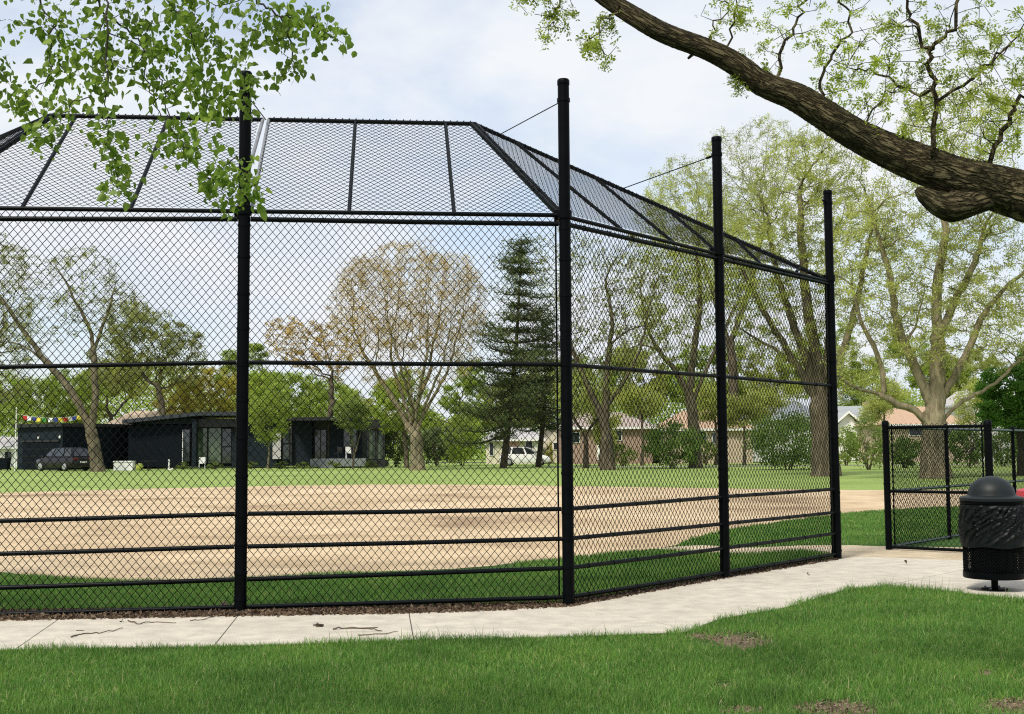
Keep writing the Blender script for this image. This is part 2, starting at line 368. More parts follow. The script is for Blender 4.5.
# ------------------------------------------------------------------ backstop
dB = np.array([math.cos(.0991), math.sin(.0991), 0]); nB = np.array([-dB[1], dB[0], 0])
dW = np.array([math.cos(.8791), math.sin(.8791), 0]); nW = np.array([-dW[1], dW[0], 0])
dV = np.array([math.cos(.0991 - .78), math.sin(.0991 - .78), 0]); nV = np.array([-dV[1], dV[0], 0])   # the left wing runs away from the camera too
LB = 3.05
P2 = np.array([.5192, 11.5533, 0]); P1 = P2 - LB * dB; P0 = P1 - LB * dB
P3 = P2 + 2.945 * dW; P4 = P3 + 2.945 * dW; PM = P0 - 2.945 * dV; PN = PM - 2.945 * dV
Zt = np.array([0, 0, 1.0])
bs = thing('chain_link_backstop', 'tall black chain link baseball backstop with angled overhang beside the concrete sidewalk', 'backstop', P2)
PW, PHT = 0.0747, 0.089                    # diamond width and height
def lattice(o, eu, ev, poly, rad=0.0034, pw=PW, ph=PHT):
    """zigzag wires over a flat polygon given in (u, v) metres on origin o, unit axes eu, ev"""
    poly = np.asarray(poly, float); u0, v0 = poly.min(0); u1, v1 = poly.max(0)
    nu, nv = int((u1 - u0) / (pw / 2)) + 2, int((v1 - v0) / (ph / 2)) + 2
    I, J = np.meshgrid(np.arange(nu), np.arange(nv), indexing='ij')
    odd = (I + J) % 2
    ua = u0 + (I + odd) * pw / 2; ub = u0 + (I + 1 - odd) * pw / 2
    va = v0 + J * ph / 2; vb = va + ph / 2
    a = np.stack([ua, va], -1).reshape(-1, 2); b = np.stack([ub, vb], -1).reshape(-1, 2)
    oa = np.where(odd == 0, 1, -1).reshape(-1) * rad * 0.8
    mid = (a + b) / 2; ins = np.ones(len(mid), bool); n = len(poly)
    area = sum(poly[i][0] * poly[(i + 1) % n][1] - poly[(i + 1) % n][0] * poly[i][1] for i in range(n))
    for i in range(n):
        p, q = poly[i], poly[(i + 1) % n]; e = q - p
        cr_ = (e[0] * (mid[:, 1] - p[1]) - e[1] * (mid[:, 0] - p[0])) * np.sign(area)
        ins &= cr_ > -1e-6
    a, b, oa = a[ins], b[ins], oa[ins]
    en = np.cross(eu, ev); en /= np.linalg.norm(en)
    A3 = o + a[:, :1] * eu + a[:, 1:] * ev + oa[:, None] * en
    B3 = o + b[:, :1] * eu + b[:, 1:] * ev - oa[:, None] * en
    sag = RNG.normal(0, 0.0008, A3.shape); A3 = A3 + sag
    T = B3 - A3; T /= np.linalg.norm(T, axis=1, keepdims=True)
    S = np.cross(T, en); S /= np.linalg.norm(S, axis=1, keepdims=True); U = np.cross(T, S)
    V = []
    for Q in (A3 - T * rad * .5, B3 + T * rad * .5):
        for k in range(4):
            an = k * math.pi / 2 + math.pi / 4; V.append(Q + rad * (math.cos(an) * S + math.sin(an) * U))
    V = np.stack(V, 1).reshape(-1, 3); off = (np.arange(len(a)) * 8)[:, None]
    Fq = np.concatenate([off + np.array([k, (k + 1) % 4, 4 + (k + 1) % 4, 4 + k]) for k in range(4)])
    return V, Fq
def knuckles(p, q, up):                     # twisted wire ends standing along an edge
    L = np.linalg.norm(q - p); n = int(L / PW); e = (q - p) / L
    ps = [np.array([p + (q - p) * k - e * .006, p + (q - p) * k + up * .034 + e * .004]) for k in (np.arange(n) + .5) / n]
    return tubes(ps, [np.full(2, .0065)] * n, lambda r: 4)
def meshwire(parts, par):
    off, V, Fq = 0, [], []
    for v, f in parts: V.append(v); Fq.append(f + off); off += len(v)
    return bigmesh('wire_mesh', np.vstack(V), [np.vstack(Fq)], M['wire'], par)
# posts
tops = {0: 5.08, 1: 5.07, 2: 5.07, 3: 5.08, 4: 4.93, 5: 5.05, 6: 5.0}
posts = [P0, P1, P2, P3, P4, PM, PN]
for k, p in enumerate(posts):
    h = tops[k]; mb = MB()
    mb.lathe((p[0], p[1], 0), [(.056, -.3), (.056, h - .02)], 24)
    po = mb.build('post', M['steel'], bs, True)
    MB().lathe((p[0], p[1], h - .05), [(.059, 0), (.0605, .004), (.0605, .045), (.052, .058), (.02, .064)], 24).build('post_cap', M['steel'], po, True)
    for z in (.12, .36, .62, .88, 1.25, 1.6, 1.95, 2.28, 2.62, 2.95, 3.3, 3.6):
        MB().lathe((p[0], p[1], z), [(.0565, -.016), (.0605, -.014), (.0605, .014), (.0565, .016)], 24, False, False).build('clamp_band', M['steel'], po, True)
    MB().lathe((p[0], p[1], .005), [(.1, 0), (.095, .006), (.07, .01)], 20).build('footing', mat('footing_%d' % k, (0.12, .11, .1), .95) if k == 0 else bpy.data.materials['footing_0'], po)
walls = [(P0, P1, dB, nB), (P1, P2, dB, nB), (P2, P3, dW, nW), (P3, P4, dW, nW), (PM, P0, dV, nV), (PN, PM, dV, nV)]
RR_ = (.021, .021, .021, .021, .021, .024)
RZP = [(.02, .25, .555, .85, 2.25, 3.63), (.05, .30, .60, .90, 2.305, 3.66), (.082, .355, .63, .91, 2.285, 3.65), (.075, .345, .62, .925, 2.295, 3.66), (.075, .345, .62, .925, 2.295, 3.66), (.03, .26, .56, .86, 2.26, 3.64), (.03, .26, .56, .86, 2.26, 3.64)]
for (a, b, d, n), (ka, kb) in zip(walls, ((0, 1), (1, 2), (2, 3), (3, 4), (5, 0), (6, 5))):
    L = np.linalg.norm(b - a)
    for za, zb, r in zip(RZP[ka], RZP[kb], RR_):
        MB().tube([a + d * .06 + Zt * za, a + d * L * .5 + Zt * ((za + zb) / 2 - .003), b - d * .06 + Zt * zb], r, 12).build('rail', M['rail'], bs, True)
    mo = a + n * .03                         # fabric hangs on the field side of the rails
    ga = .085 if ka in (0, 4, 6) and kb != 1 else .0; gb = .085 if kb in (2, 4) else .0
    if ka == 0: ga = .085
    parts = [lattice(mo, d, Zt, [(ga, .03), (L - gb, .03), (L - gb, 3.74), (ga, 3.74)], .0037 if kb in (1, 2) and ka < 2 else .0031)]
    for s in [g for g, k in ((ga, ga), (L - gb, gb)) if k]: MB().tube([mo + d * s + Zt * .06, mo + d * s + Zt * 3.7], .009, 6).build('tension_bar', M['steel'], bs)
    ties = []
    for za, zb, r in zip(RZP[ka], RZP[kb], RR_):
        for s in np.arange(.3, L - .2, .42):
            c = a + d * s + Zt * (za + (zb - za) * s / L); ang = np.linspace(0, 2 * math.pi, 9)
            ties.append(np.array([c + (r + .004) * (math.cos(t) * n + math.sin(t) * Zt) + d * .004 * k for k, t in enumerate(ang)]))
    parts.append(tubes(ties, [np.full(9, .003)] * len(ties), lambda r: 4))
    meshwire(parts, bs)
# overhang
A_, ZT, ZB = 1.83, 5.12, 3.735
th = math.tan((.8791 - .0991) / 2)
hipR = P2 + A_ * nB - A_ * th * dB + Zt * ZT
hipL = P0 + A_ * nB + A_ * th * dB + Zt * ZT
sl = (A_ * nB + Zt * (ZT - ZB)); LS = np.linalg.norm(sl); ev = sl / LS
def pipe(p, q, r, name='overhang_rib', m='rail'): return MB().tube([p, (p + q) / 2, q], r, 10).build(name, M[m], bs, True)
b0, b1, b2 = P0 + Zt * ZB, P1 + Zt * ZB, P2 + Zt * ZB
m1 = b1 + sl
pipe(b0 + dB * .06, b1 - dB * .06, .021, 'rail'); pipe(b1 + dB * .06, b2 - dB * .06, .021, 'rail')
pipe(hipL, m1 - dB * .03, .024, 'overhang_rail'); pipe(m1 + dB * .03, hipR, .024, 'overhang_rail')
for sgn in (-1, 1): pipe(b1 + sgn * dB * .065, m1 + sgn * dB * .032, .019, 'overhang_rib', 'galv')
for a, s in ((b1, .98), (b1, 1.98), (b0, 1.02), (b0, 2.0)):
    q = a + dB * s; pipe(q, q + sl, .02)
pipe(b2 + nB * .03 - dB * .05, hipR - dB * .03, .026); pipe(b0 + nB * .03 + dB * .05, hipL + dB * .03, .026)
hx = A_ * th
for o_, poly in ((b1, [(.07, .02), (LB - .07, .02), (LB - hx, LS), (.05, LS)]), (b0, [(.07, .02), (LB - .07, .02), (LB - .05, LS), (hx, LS)])):
    uu = [p for p in poly if p[1] > 1]
    meshwire([lattice(o_ + Zt * .02, dB, ev, poly, .0027), knuckles(o_ + dB * min(u[0] for u in uu) + sl + Zt * .02, o_ + dB * max(u[0] for u in uu) + sl + Zt * .02, ev)], bs)
# tie clips along the hip
def wing_overhang(pa, d, n, hip, pe, nribs=5):
    base = pa + Zt * (ZB - .012); end = pe + Zt * (ZB - .04); L = np.linalg.norm(pe - pa)
    pipe(base + d * .06, (base + end) / 2 - d * .06, .021, 'rail'); pipe((base + end) / 2 + d * .06, end - d * .06, .021, 'rail')
    pipe(hip, end, .024, 'overhang_rail'); pipe(base + n * .03 + d * .05, hip + d * .03, .026)
    e1 = d; v = hip - base; v = v - e1 * (v @ e1); Lv = np.linalg.norm(v); v = v / Lv
    hu = (hip - base) @ e1
    for k in range(1, nribs + 1):
        s = L * k / (nribs + 1); vv = Lv * (1 - (s - hu) / (L - hu))
        # ribs lean back with the hip
        t = hu + (L - hu) * (k - .5) / nribs
        top = hip + (end - hip) * ((t - hu) / (L - hu)); pipe(base + e1 * s, top, .02)
    meshwire([lattice(base + Zt * .02, e1, v, [(.03, .02), (L - .05, .02), (hu, Lv)], .0029), knuckles(hip + Zt * .02, end + Zt * .02, v)], bs)
wing_overhang(P2, dW, nW, hipR, P4)
wing_overhang(P0, -dV, nV, hipL, PN)
for f_ in (.25, .45, .65, .82):
    for hb, hp, s in ((b2, hipR, -1), (b0, hipL, 1)):
        c = hb + (hp - hb) * f_; MB().tube([c + dB * s * .07, c, c + nB * .05], .012, 6).build('clip', M['steel'], bs)
rE = P4 + Zt * ZB
for p, tgt, k in ((P2, hipR + (rE - hipR) * .06, 2), (P3, hipR + (rE - hipR) * .375, 3), (P1, m1, 1), (P0, hipL, 0), (P4, rE + (hipR - rE) * .05, 4)):
    a = p + Zt * (tops[k] - .2)
    if k == 4: a = p + Zt * 4.76; tgt = a + (-dW * .17 + Zt * .02)
    mb = MB(); mb.tube([a, tgt], .006 if k != 4 else .012, 6); mb.lathe((p[0], p[1], a[2]), [(.058, -.02), (.064, -.018), (.064, .018), (.058, .02)], 16, False, False)
    u_ = (tgt - a) / np.linalg.norm(tgt - a); mb.tube([a + u_ * .05, a + u_ * .13], .014, 6)
    mb.build('cable_wire', M['steel'], bs)
# brackets where the overhang meets the posts
for p in (P0, P1, P2, P3, P4):
    mb = MB(); mb.lathe((p[0], p[1], 3.74), [(.06, -.045), (.07, -.04), (.07, .04), (.06, .045)], 20)
    mb.box((p[0] - .1, p[1] + .02, 3.69), (p[0] + .02, p[1] + .14, 3.79)); mb.build('bracket', M['steel'], bs)

# ------------------------------------------------------------------ side fence by the gate gap
d5 = dW; P5 = G(889, 550); e5 = np.array([dW[1], -dW[0], 0]); P6 = P5 + e5 * 1.45
HF = 1.78
def low_fence(name, label, pts, d, fab=True, rails=(.045, .84, 1.755), pm='steel', endmesh=None, openbottom=False):
    t = thing(name, label, 'fence', pts[0]); L = np.linalg.norm(pts[-1] - pts[0]); n = np.array([-d[1], d[0], 0])
    for a, b in zip(pts[:-1], pts[1:]):
        for z in rails: MB().tube([a + d * .035 + Zt * z, b - d * .035 + Zt * z], .022, 10).build('rail', M[pm], t, True)
    V, Fq = lattice(pts[0] + n * .03, d, Zt, [(.07, .03), (L - .07, .03), (L - .07, 1.82), (.07, 1.82)], .0033)
    bigmesh('wire_mesh', V, [Fq], M['wire'], t)
    for s in (.08, L - .09): MB().tube([pts[0] + n * .03 + d * s + Zt * .04, pts[0] + n * .03 + d * s + Zt * 1.8], .011, 6).build('tension_bar', M['steel'], t)
    return t
def fpost(p, h, r, t, m='steel'):
    po = MB().lathe((p[0], p[1], 0), [(r, -.2), (r, h)], 18).build('post', M[m], t, True)
    MB().lathe((p[0], p[1], h), [(r + .006, -.04), (r + .006, .01), (r * .8, .03), (.01, .04)], 18).build('post_cap', M[m], po, True)
    for z in (.15, .55, .95, 1.4, 1.7): MB().lathe((p[0], p[1], z), [(r + .001, -.015), (r + .005, -.013), (r + .005, .013), (r + .001, .015)], 18, False, False).build('clamp_band', M[m], po, True)
fl = [P5 + d5 * s for s in (0, 2.42, 5.75, 8.6, 11.4, 14.2)]
t = low_fence('chain_link_fence', 'low black chain link fence running away along the field edge from the gate gap', fl, d5, pm='darkgreen')
for p in fl[1:]: fpost(p, 1.8, .03, t)
t = low_fence('chain_link_fence', 'short black chain link fence section directly behind the trash can', [P5, P6], e5)
fpost(P5, 1.82, .046, t); fpost(P6, 1.8, .052, t)

# ------------------------------------------------------------------ trees
LM = 2.5
def colonize(nodes, par, att, step, infl, kill, iters, up=0.15, jit=0.25, maxn=6000):
    nodes = [np.array(p, float) for p in nodes]; par = list(par); att = np.asarray(att, float)
    NP = np.array(nodes)
    D = np.linalg.norm(att[:, None] - NP[None], axis=2); near = D.argmin(1); dist = D.min(1)
    for it in range(iters):
        act = dist < infl
        if not act.any() or len(nodes) > maxn: break
        acc = {}
        dirs = att[act] - NP[near[act]]; dirs /= np.linalg.norm(dirs, axis=1, keepdims=True) + 1e-9
        idx, inv = np.unique(near[act], return_inverse=True)
        S = np.zeros((len(idx), 3)); np.add.at(S, inv, dirs)
        S /= np.linalg.norm(S, axis=1, keepdims=True) + 1e-9
        S[:, 2] += up; S += RNG.normal(0, jit, S.shape); S /= np.linalg.norm(S, axis=1, keepdims=True) + 1e-9
        new = NP[idx] + S * step; base = len(NP)
        par += idx.tolist(); NP = np.vstack([NP, new]); nodes = NP
        D = np.linalg.norm(att[:, None] - new[None], axis=2); j = D.argmin(1); dm = D.min(1)
        b = dm < dist; near[b] = base + j[b]; dist[b] = dm[b]
        keep = dist > kill; att, near, dist = att[keep], near[keep], dist[keep]
        if not len(att): break
    return NP, np.array(par)
def skeleton_chains(NP, par, R0, rt, taper=.8, t0=.12):
    n = len(NP); cnt = np.zeros(n); ch = [[] for _ in range(n)]
    for i in range(n):
        if par[i] >= 0: ch[par[i]].append(i)
    for i in range(n - 1, -1, -1):
        if not ch[i]: cnt[i] = 1
        if par[i] >= 0: cnt[par[i]] += cnt[i]
    p = math.log(max(cnt[0], 3)) / math.log(R0 / rt)
    r = rt * cnt ** (1 / p)
    dl = np.zeros(n)
    for i in range(1, n): dl[i] = dl[par[i]] + np.linalg.norm(NP[i] - NP[par[i]])
    r = np.maximum(rt * .8, r * (1 - taper * np.clip((dl / dl.max() - t0) / (1 - t0), 0, 1)))
    polys, rads, starts = [], [], [0]
    stack = [(0, None)]
    while stack:
        i, pr = stack.pop(); chain = [] if pr is None else [pr]; chain.append(i)
        while ch[i]:
            k = max(ch[i], key=lambda c: cnt[c])
            for c in ch[i]:
                if c != k: stack.append((c, i))
            i = k; chain.append(i)
        if len(chain) > 1:
            rr = r[chain].copy()
            if pr is not None: rr[0] = min(r[pr], rr[1] * 1.25)
            polys.append(NP[chain]); rads.append(rr)
    leaf = np.array([len(c) == 0 for c in ch])
    return polys, rads, r, leaf
def leaf_quads(P, size, flat=0.3, asp=0.62):
    n = len(P); d = RNG.normal(0, 1, (n, 3)); d /= np.linalg.norm(d, axis=1, keepdims=True)
    q = RNG.normal(0, 1, (n, 3)); q[:, 2] *= flat; s = np.cross(d, q); s /= np.linalg.norm(s, axis=1, keepdims=True) + 1e-9
    L = size * RNG.uniform(.6, 1.35, (n, 1))
    nn = np.cross(d, s) * L * .12
    V = np.stack([P - d * L / 2, P + s * L * asp / 2 + nn, P + d * L / 2, P - s * L * asp / 2 + nn], 1).reshape(-1, 3)
    return V, np.arange(n * 4).reshape(-1, 4)
def blob_points(ells, Y, n, shell=0.5, depth=1.0, top=False):
    """points inside ellipsoids given as photo ellipses (cx, cy, rx, ry) standing at distance Y"""
    ar = np.array([e[2] * e[3] * (e[4] if len(e) > 4 else 1) for e in ells], float); out = []
    for e, k in zip(ells, (ar / ar.sum() * n).astype(int)):
        c = W(e[0], e[1], Y); rx, rz = e[2] * Y / F, e[3] * Y / F
        d = RNG.normal(0, 1, (k, 3)); d /= np.linalg.norm(d, axis=1, keepdims=True)
        rad = RNG.uniform(0, 1, (k, 1)) ** (1 / 3) * (1 - shell) + shell * RNG.uniform(.75, 1.0, (k, 1))
        p = d * rad * np.array([rx, min(rx, rz * 1.1) * depth, rz])
        out.append(c + p)
    return np.vstack(out)
def wobble(pts, Y, dz): return [W(a, b, Y + c) for a, b, c in [(q + (0,))[:3] if len(q) == 2 else q for q in pts]]
def tree(name, label, Y, stems, ells, R0, leafm, bark, nl=9000, ls=.16, natt=420, step=.45, rt=.014, sig=.35, up=.12, cat='tree', group=None, shell=.5, infl=5, kill=.6, spread=1, depth=1.0, leaf_r=3.2, jit=.28, taper=.8):
    first = stems[0]; base = W(first[0][0], first[0][1], Y); base[2] = 0
    t = thing(name, label, cat, base, group)
    nodes, par = [], []
    for s in stems:
        pts = [W(q[0], q[1], Y + (q[2] if len(q) > 2 else 0)) for q in s]
        if s is first: pts[0] = base - np.array([0, 0, .15])
        line = smooth_line(pts, max(2, int(np.linalg.norm(np.array(pts[-1]) - np.array(pts[0])) / step / max(1, len(pts) - 1))), .03)
        if not nodes: prev = -1; lst = line
        else:
            D = [np.linalg.norm(np.array(n_) - line[0]) for n_ in nodes]; prev = int(np.argmin(D)); lst = line[1:]
        for p in lst: nodes.append(p); par.append(prev); prev = len(nodes) - 1
    att = blob_points(ells, Y, int(natt * 2.6), shell, depth); att = att[att[:, 2] > .8]; kill *= .68; step *= .85; rt *= 1.12; ls *= .84; nl *= 1.25
    NP, pr = colonize(nodes, par, att, step, infl, kill, 90, up, jit)
    polys, rads, r, leaf = skeleton_chains(NP, pr, R0, rt, taper)
    # root flare
    rads[0] = rads[0] * (1 + .38 * np.exp(-np.maximum(polys[0][:, 2], 0) / (.9 * R0 + .15)))
    V, Fq = tubes(polys, rads, lambda q: 10 if q > .15 else (6 if q > .05 else 4))
    bigmesh('trunk', V, [Fq], bark, t, True)
    tips = NP[r < rt * leaf_r]; nl = int(nl * LM)
    if len(tips) and nl:
        wgt = RNG.gamma(.8, 1, len(tips)) + .05; wgt /= wgt.sum(); sig = sig * .5
        pos = tips[RNG.choice(len(tips), nl, p=wgt)] + RNG.normal(0, sig, (nl, 3)) * np.array([1, 1, .7])
        pos = pos[pos[:, 2] > .3]
        V, Fq = leaf_quads(pos, ls)
        bigmesh('crown', V, [Fq], LF[leafm], t)
    return t
def shrub(name, label, px, Y, rx, hpx, leafm, nl=2500, ls=.14, cat='shrub', group=None, pyb=None, stems=7, yb=0):
    b = W(px, 460, Y); b[2] = 0; t = thing(name, label, cat, b, group); rw, hh = rx * Y / F, hpx * Y / F
    polys, rads, tips = [], [], []
    for k in range(stems):
        a = RNG.uniform(0, 6.28); q = RNG.uniform(.2, .8); e = b + np.array([math.cos(a) * rw * q, math.sin(a) * rw * q, hh * RNG.uniform(.7, 1.0)])
        ln = smooth_line([b + np.array([math.cos(a), math.sin(a), 0]) * .06 * rw, (b + e) / 2 + RNG.normal(0, .08, 3) * rw + np.array([0, 0, -.02]), e], 4)
        polys.append(ln); rads.append(np.linspace(.035, .01, len(ln)))
        for i in range(3):
            s = ln[len(ln) // 2 + i - 1]; e2 = s + RNG.normal(0, 1, 3) * np.array([rw, rw, hh]) * .25 + np.array([0, 0, .1 * hh]); l2 = np.array([s, (s + e2) / 2 + RNG.normal(0, .03, 3), e2])
            polys.append(l2); rads.append(np.linspace(.015, .006, 3))
    V, Fq = tubes(polys, rads, lambda q: 5); bigmesh('stem', V, [Fq], M['bark_far'], t, True)
    nc = max(12, nl // 45); d = RNG.normal(0, 1, (nc, 3)); d /= np.linalg.norm(d, axis=1, keepdims=True)
    cl = d * RNG.uniform(.35, 1.0, (nc, 1)) ** .5 * np.array([rw, rw, hh * .52]) * .9 + b + np.array([0, 0, hh * .54])
    pos = cl[RNG.integers(0, nc, nl)] + RNG.normal(0, .10, (nl, 3)) * np.array([rw, rw, hh * .6]); pos = pos[pos[:, 2] > .05]
    V, Fq = leaf_quads(pos, ls); bigmesh('foliage', V, [Fq], LF[leafm], t)
    return t
def pine(name, label, px, Y, ytop, rpx, lean=0, yl=.28, nw=24, seed=0, r0=.32):
    b = W(px, 460, Y); b[2] = 0; tp = W(px + lean, ytop, Y); hgt = tp[2]; t = thing(name, label, 'tree', b)
    ln = smooth_line([b - Zt * .1, b + (tp - b) * .45 + np.array([.25, 0, 0]), tp], 12); polys = [ln]; rads = [np.linspace(r0, .03, len(ln))]
    rr = rpx * Y / F; pos = []
    for k in range(nw):
        f = yl + (1 - yl) * (k + RNG.uniform(0, .6)) / nw
        c = ln[min(len(ln) - 1, int(f * (len(ln) - 1)))]
        for q in range(int(RNG.integers(4, 7))):
            a = RNG.uniform(0, 6.28); L = rr * min(1, (1.1 - f) * 1.9) ** .8 * RNG.uniform(.3, 1.35)
            e = c + np.array([math.cos(a) * L, math.sin(a) * L, L * RNG.uniform(-.15, .42)])
            m_ = (c + e) / 2 + np.array([0, 0, -.1 * L]); br = smooth_line([c, m_, e], 5); polys.append(br); rads.append(np.linspace(.04 + .015 * L, .012, len(br)))
            for s in np.linspace(.25, 1, max(4, int(L * 4))):
                cc = br[int(s * (len(br) - 1))] + RNG.normal(0, .12, 3); n_ = int(18 + 16 * RNG.random()); w_ = .24 + .11 * L * s
                pos.append(cc + RNG.normal(0, 1, (n_, 3)) * np.array([w_, w_, .11]) + np.array([0, 0, .08]))
    V, Fq = tubes(polys, rads, lambda q: 8 if q > .1 else 4); bigmesh('trunk', V, [Fq], M['bark_dark'], t, True)
    pos = np.vstack(pos); V, Fq = leaf_quads(pos, .20, .8, .35); bigmesh('crown', V, [Fq], LF['pine'], t)
    return t

# -- left part
tree('leaning_tree', 'tree with a leaning forked trunk beside the parked black car', 92,
     [[(98, 470), (93, 440), (84, 415), (67, 386), (42, 357), (18, 322), (0, 298), (-30, 268)],
      [(91, 430), (95, 400), (95, 372), (92, 340), (88, 325), (73, 296), (55, 264)], [(52, 368), (25, 347), (5, 342), (-20, 345)], [(94, 350), (105, 320), (112, 300)]],
     [(80, 285, 45, 45), (-15, 270, 45, 45), (115, 310, 35, 38), (10, 350, 30, 22), (45, 320, 40, 25)], .47, 'olive', M['bark_mid'], 4800, .13, 480, .4, .012, .3)
tree('olive_tree', 'rounded olive green tree rising behind the black house', 128, [[(165, 462), (163, 420), (158, 385)]],
     [(150, 345, 38, 40), (130, 322, 26, 26), (182, 358, 26, 34), (110, 365, 25, 30)], .4, 'olive', M['bark_far'], 9500, .2, 300, .6, .02, .5, shell=.55)
tree('green_tree', 'bright green tree behind the string of coloured flags', 132, [[(45, 462), (47, 440), (50, 420)]],
     [(45, 405, 40, 30), (75, 395, 30, 30), (10, 400, 30, 30)], .3, 'bright', M['bark_far'], 9000, .22, 200, .6, .02, .55)
tree('bare_tree', 'pale thin sparse tree behind the small white house beside the black garage', 122, [[(-12, 462), (-8, 400), (-4, 350)]],
     [(5, 290, 38, 50), (-5, 370, 40, 40), (15, 330, 24, 26)], .35, 'olive', M['bark_far'], 4000, .17, 320, .5, .016, .35)
tree('golden_tree', 'golden yellow budding tree behind the tall part of the black house', 134, [[(215, 462), (214, 440), (213, 420)]],
     [(210, 395, 36, 28), (180, 400, 26, 24), (238, 398, 28, 30)], .3, 'gold', M['bark_far'], 8500, .22, 200, .6, .02, .5)
tree('spring_tree', 'leafy spring green tree between the first post and the brown crown', 126, [[(292, 462), (292, 430), (291, 405)]],
     [(290, 400, 38, 32), (262, 396, 24, 30), (325, 405, 34, 30)], .32, 'bright', M['bark_far'], 9500, .22, 220, .6, .02, .5)
tree('young_tree', 'slim young tree with fresh leaves standing in front of the black house wing', 98, [[(268, 470), (269, 450), (270, 430)]],
     [(268, 420, 22, 28), (276, 402, 16, 20), (258, 408, 14, 16)], .09, 'bright', M['bark_pale'], 3200, .16, 200, .35, .012, .3, kill=.4, infl=3)
tree('young_tree', 'slender multi stem tree before the porch at the end of the black house', 97, [[(353, 471), (354, 450), (351, 432)], [(354, 460), (359, 440), (361, 428)]],
     [(348, 416, 17, 16), (362, 420, 10, 12), (357, 408, 14, 12)], .08, 'mid', M['bark_far'], 1900, .15, 150, .35, .012, .28, kill=.4, infl=3)
# -- brown elms
tree('elm_tree', 'large dome shaped elm with tan buds and a fan of bare branches', 88,
     [[(418, 473), (417, 450), (415, 430)]] + [[(415 + q * .05, 433 - k % 3 * 9, dy * .1), (415 + q * .25 + (k * 7 % 5 - 2), 402 - k * 5 % 9, dy * .35), (415 + q * .55 + (k * 5 % 7 - 3) * 2, 362 + k * 3 % 11, dy * .8)] for k, (q, dy) in enumerate(((-72, 1), (-48, 3), (-26, -3), (-8, 2), (8, -3), (27, 3), (50, -2), (70, 0)))],
     [(409, 298, 78, 60), (449, 304, 44, 56), (369, 306, 44, 54), (409, 352, 78, 42, .3)], .46, 'tan', M['bark_pale'], 17000, .105, 1700, .38, .009, .36, .3, shell=.62, infl=4.5, kill=.42)
tree('elm_tree', 'smaller tan budded elm partly hidden behind the large dome shaped elm', 106, [[(330, 466), (331, 440), (330, 415)]],
     [(308, 345, 36, 28), (285, 335, 24, 22), (335, 350, 24, 34)], .3, 'tan', M['bark_far'], 3000, .16, 260, .5, .014, .3, shell=.55)
tree('thin_tree', 'thin grey trunked tree close beside the thick elm trunk', 100, [[(406, 470), (406, 445), (403, 425), (398, 400)]], [(395, 405, 26, 30), (412, 390, 20, 26)], .2, 'bright', M['bark_far'], 3200, .18, 150, .45, .014, .35)
for lab, px, cy, rx, ry, lm in (('lime green bushy tree behind the elm trunk', 452, 408, 36, 42, 'bright'), ('tall soft green tree behind the flat garage roof and leaning trunk', 112, 390, 44, 40, 'spring'), ('rounded spring tree between the golden tree and the first post', 245, 385, 34, 40, 'bright'), ('yellow green leafy tree low behind the elm, above the porch roof', 372, 408, 40, 36, 'spring'), ('pale spring tree behind the pine trunks', 520, 405, 44, 36, 'spring')):
    tree('leafy_tree', lab, 136, [[(px, 462), (px + 1, 440), (px, 425)]], [(px + rx * RNG.uniform(-.75, .75), cy + ry * RNG.uniform(-.8, .55), rx * RNG.uniform(.22, .5), ry * RNG.uniform(.2, .42)) for _ in range(11)], .3, lm, M['bark_far'], 8000, .2, 260, .6, .018, .42)
pine('pine_tree', 'tall dark pine with layered branches between the elm and the white car', 503, 96, 238, 45, 19, .24, 30)
pine('pine_tree', 'shorter pine with a bare lower trunk beside the white car', 538, 100, 318, 34, 8, .36, 17, r0=.28)
shrub('evergreen_shrub', 'dark evergreen shrub between the house end and the elm trunk', 396, 106, 17, 46, 'pine', 2600, .2)
shrub('evergreen_shrub', 'dark evergreen shrub between the elm trunk and the lime green shrub', 437, 108, 18, 40, 'pine', 2600, .2)
shrub('leafy_shrub', 'tall lime green shrub between the elm trunk and the pine trunk', 462, 112, 24, 50, 'bright', 3600, .22)
# -- middle
tree('dark_tree', 'dark branched leaning tree before the brick house, beyond the corner post', 84,
     [[(608, 468), (607, 445), (602, 418), (592, 395), (580, 368), (571, 345), (562, 310), (560, 270)], [(606, 438), (606, 400), (608, 360), (612, 320), (606, 285)], [(600, 415), (622, 385), (640, 350), (648, 310)], [(608, 345), (630, 330), (655, 322)]],
     [(590, 290, 40, 60), (635, 290, 40, 60), (560, 260, 35, 40), (600, 360, 50, 40)], .44, 'olive', M['bark_far'], 3800, .14, 620, .42, .013, .3, shell=.4, kill=.5)
tree('small_tree', 'small dark forked tree before the brick house', 92, [[(586, 467), (586, 445), (585, 432)], [(585, 434), (575, 420), (566, 408)], [(585, 434), (596, 420), (604, 408)]], [(580, 395, 30, 28), (600, 400, 24, 20)], .2, 'spring', M['bark_dark'], 1500, .15, 180, .4, .013, .3)
tree('grey_tree', 'tall grey tree with arching limbs behind the round dark shrub', 90,
     [[(696, 468), (695, 440), (692, 410), (688, 385)], [(690, 400), (676, 372), (655, 345), (645, 315), (640, 285)], [(690, 390), (694, 350), (700, 300), (697, 250)], [(692, 405), (706, 370), (722, 335), (738, 300)], [(660, 350), (640, 345), (620, 352)]],
     [(665, 285, 45, 60), (715, 270, 48, 70), (690, 215, 50, 50), (650, 340, 40, 40)], .44, 'spring', M['bark_mid'], 10500, .15, 760, .42, .013, .32, kill=.5)
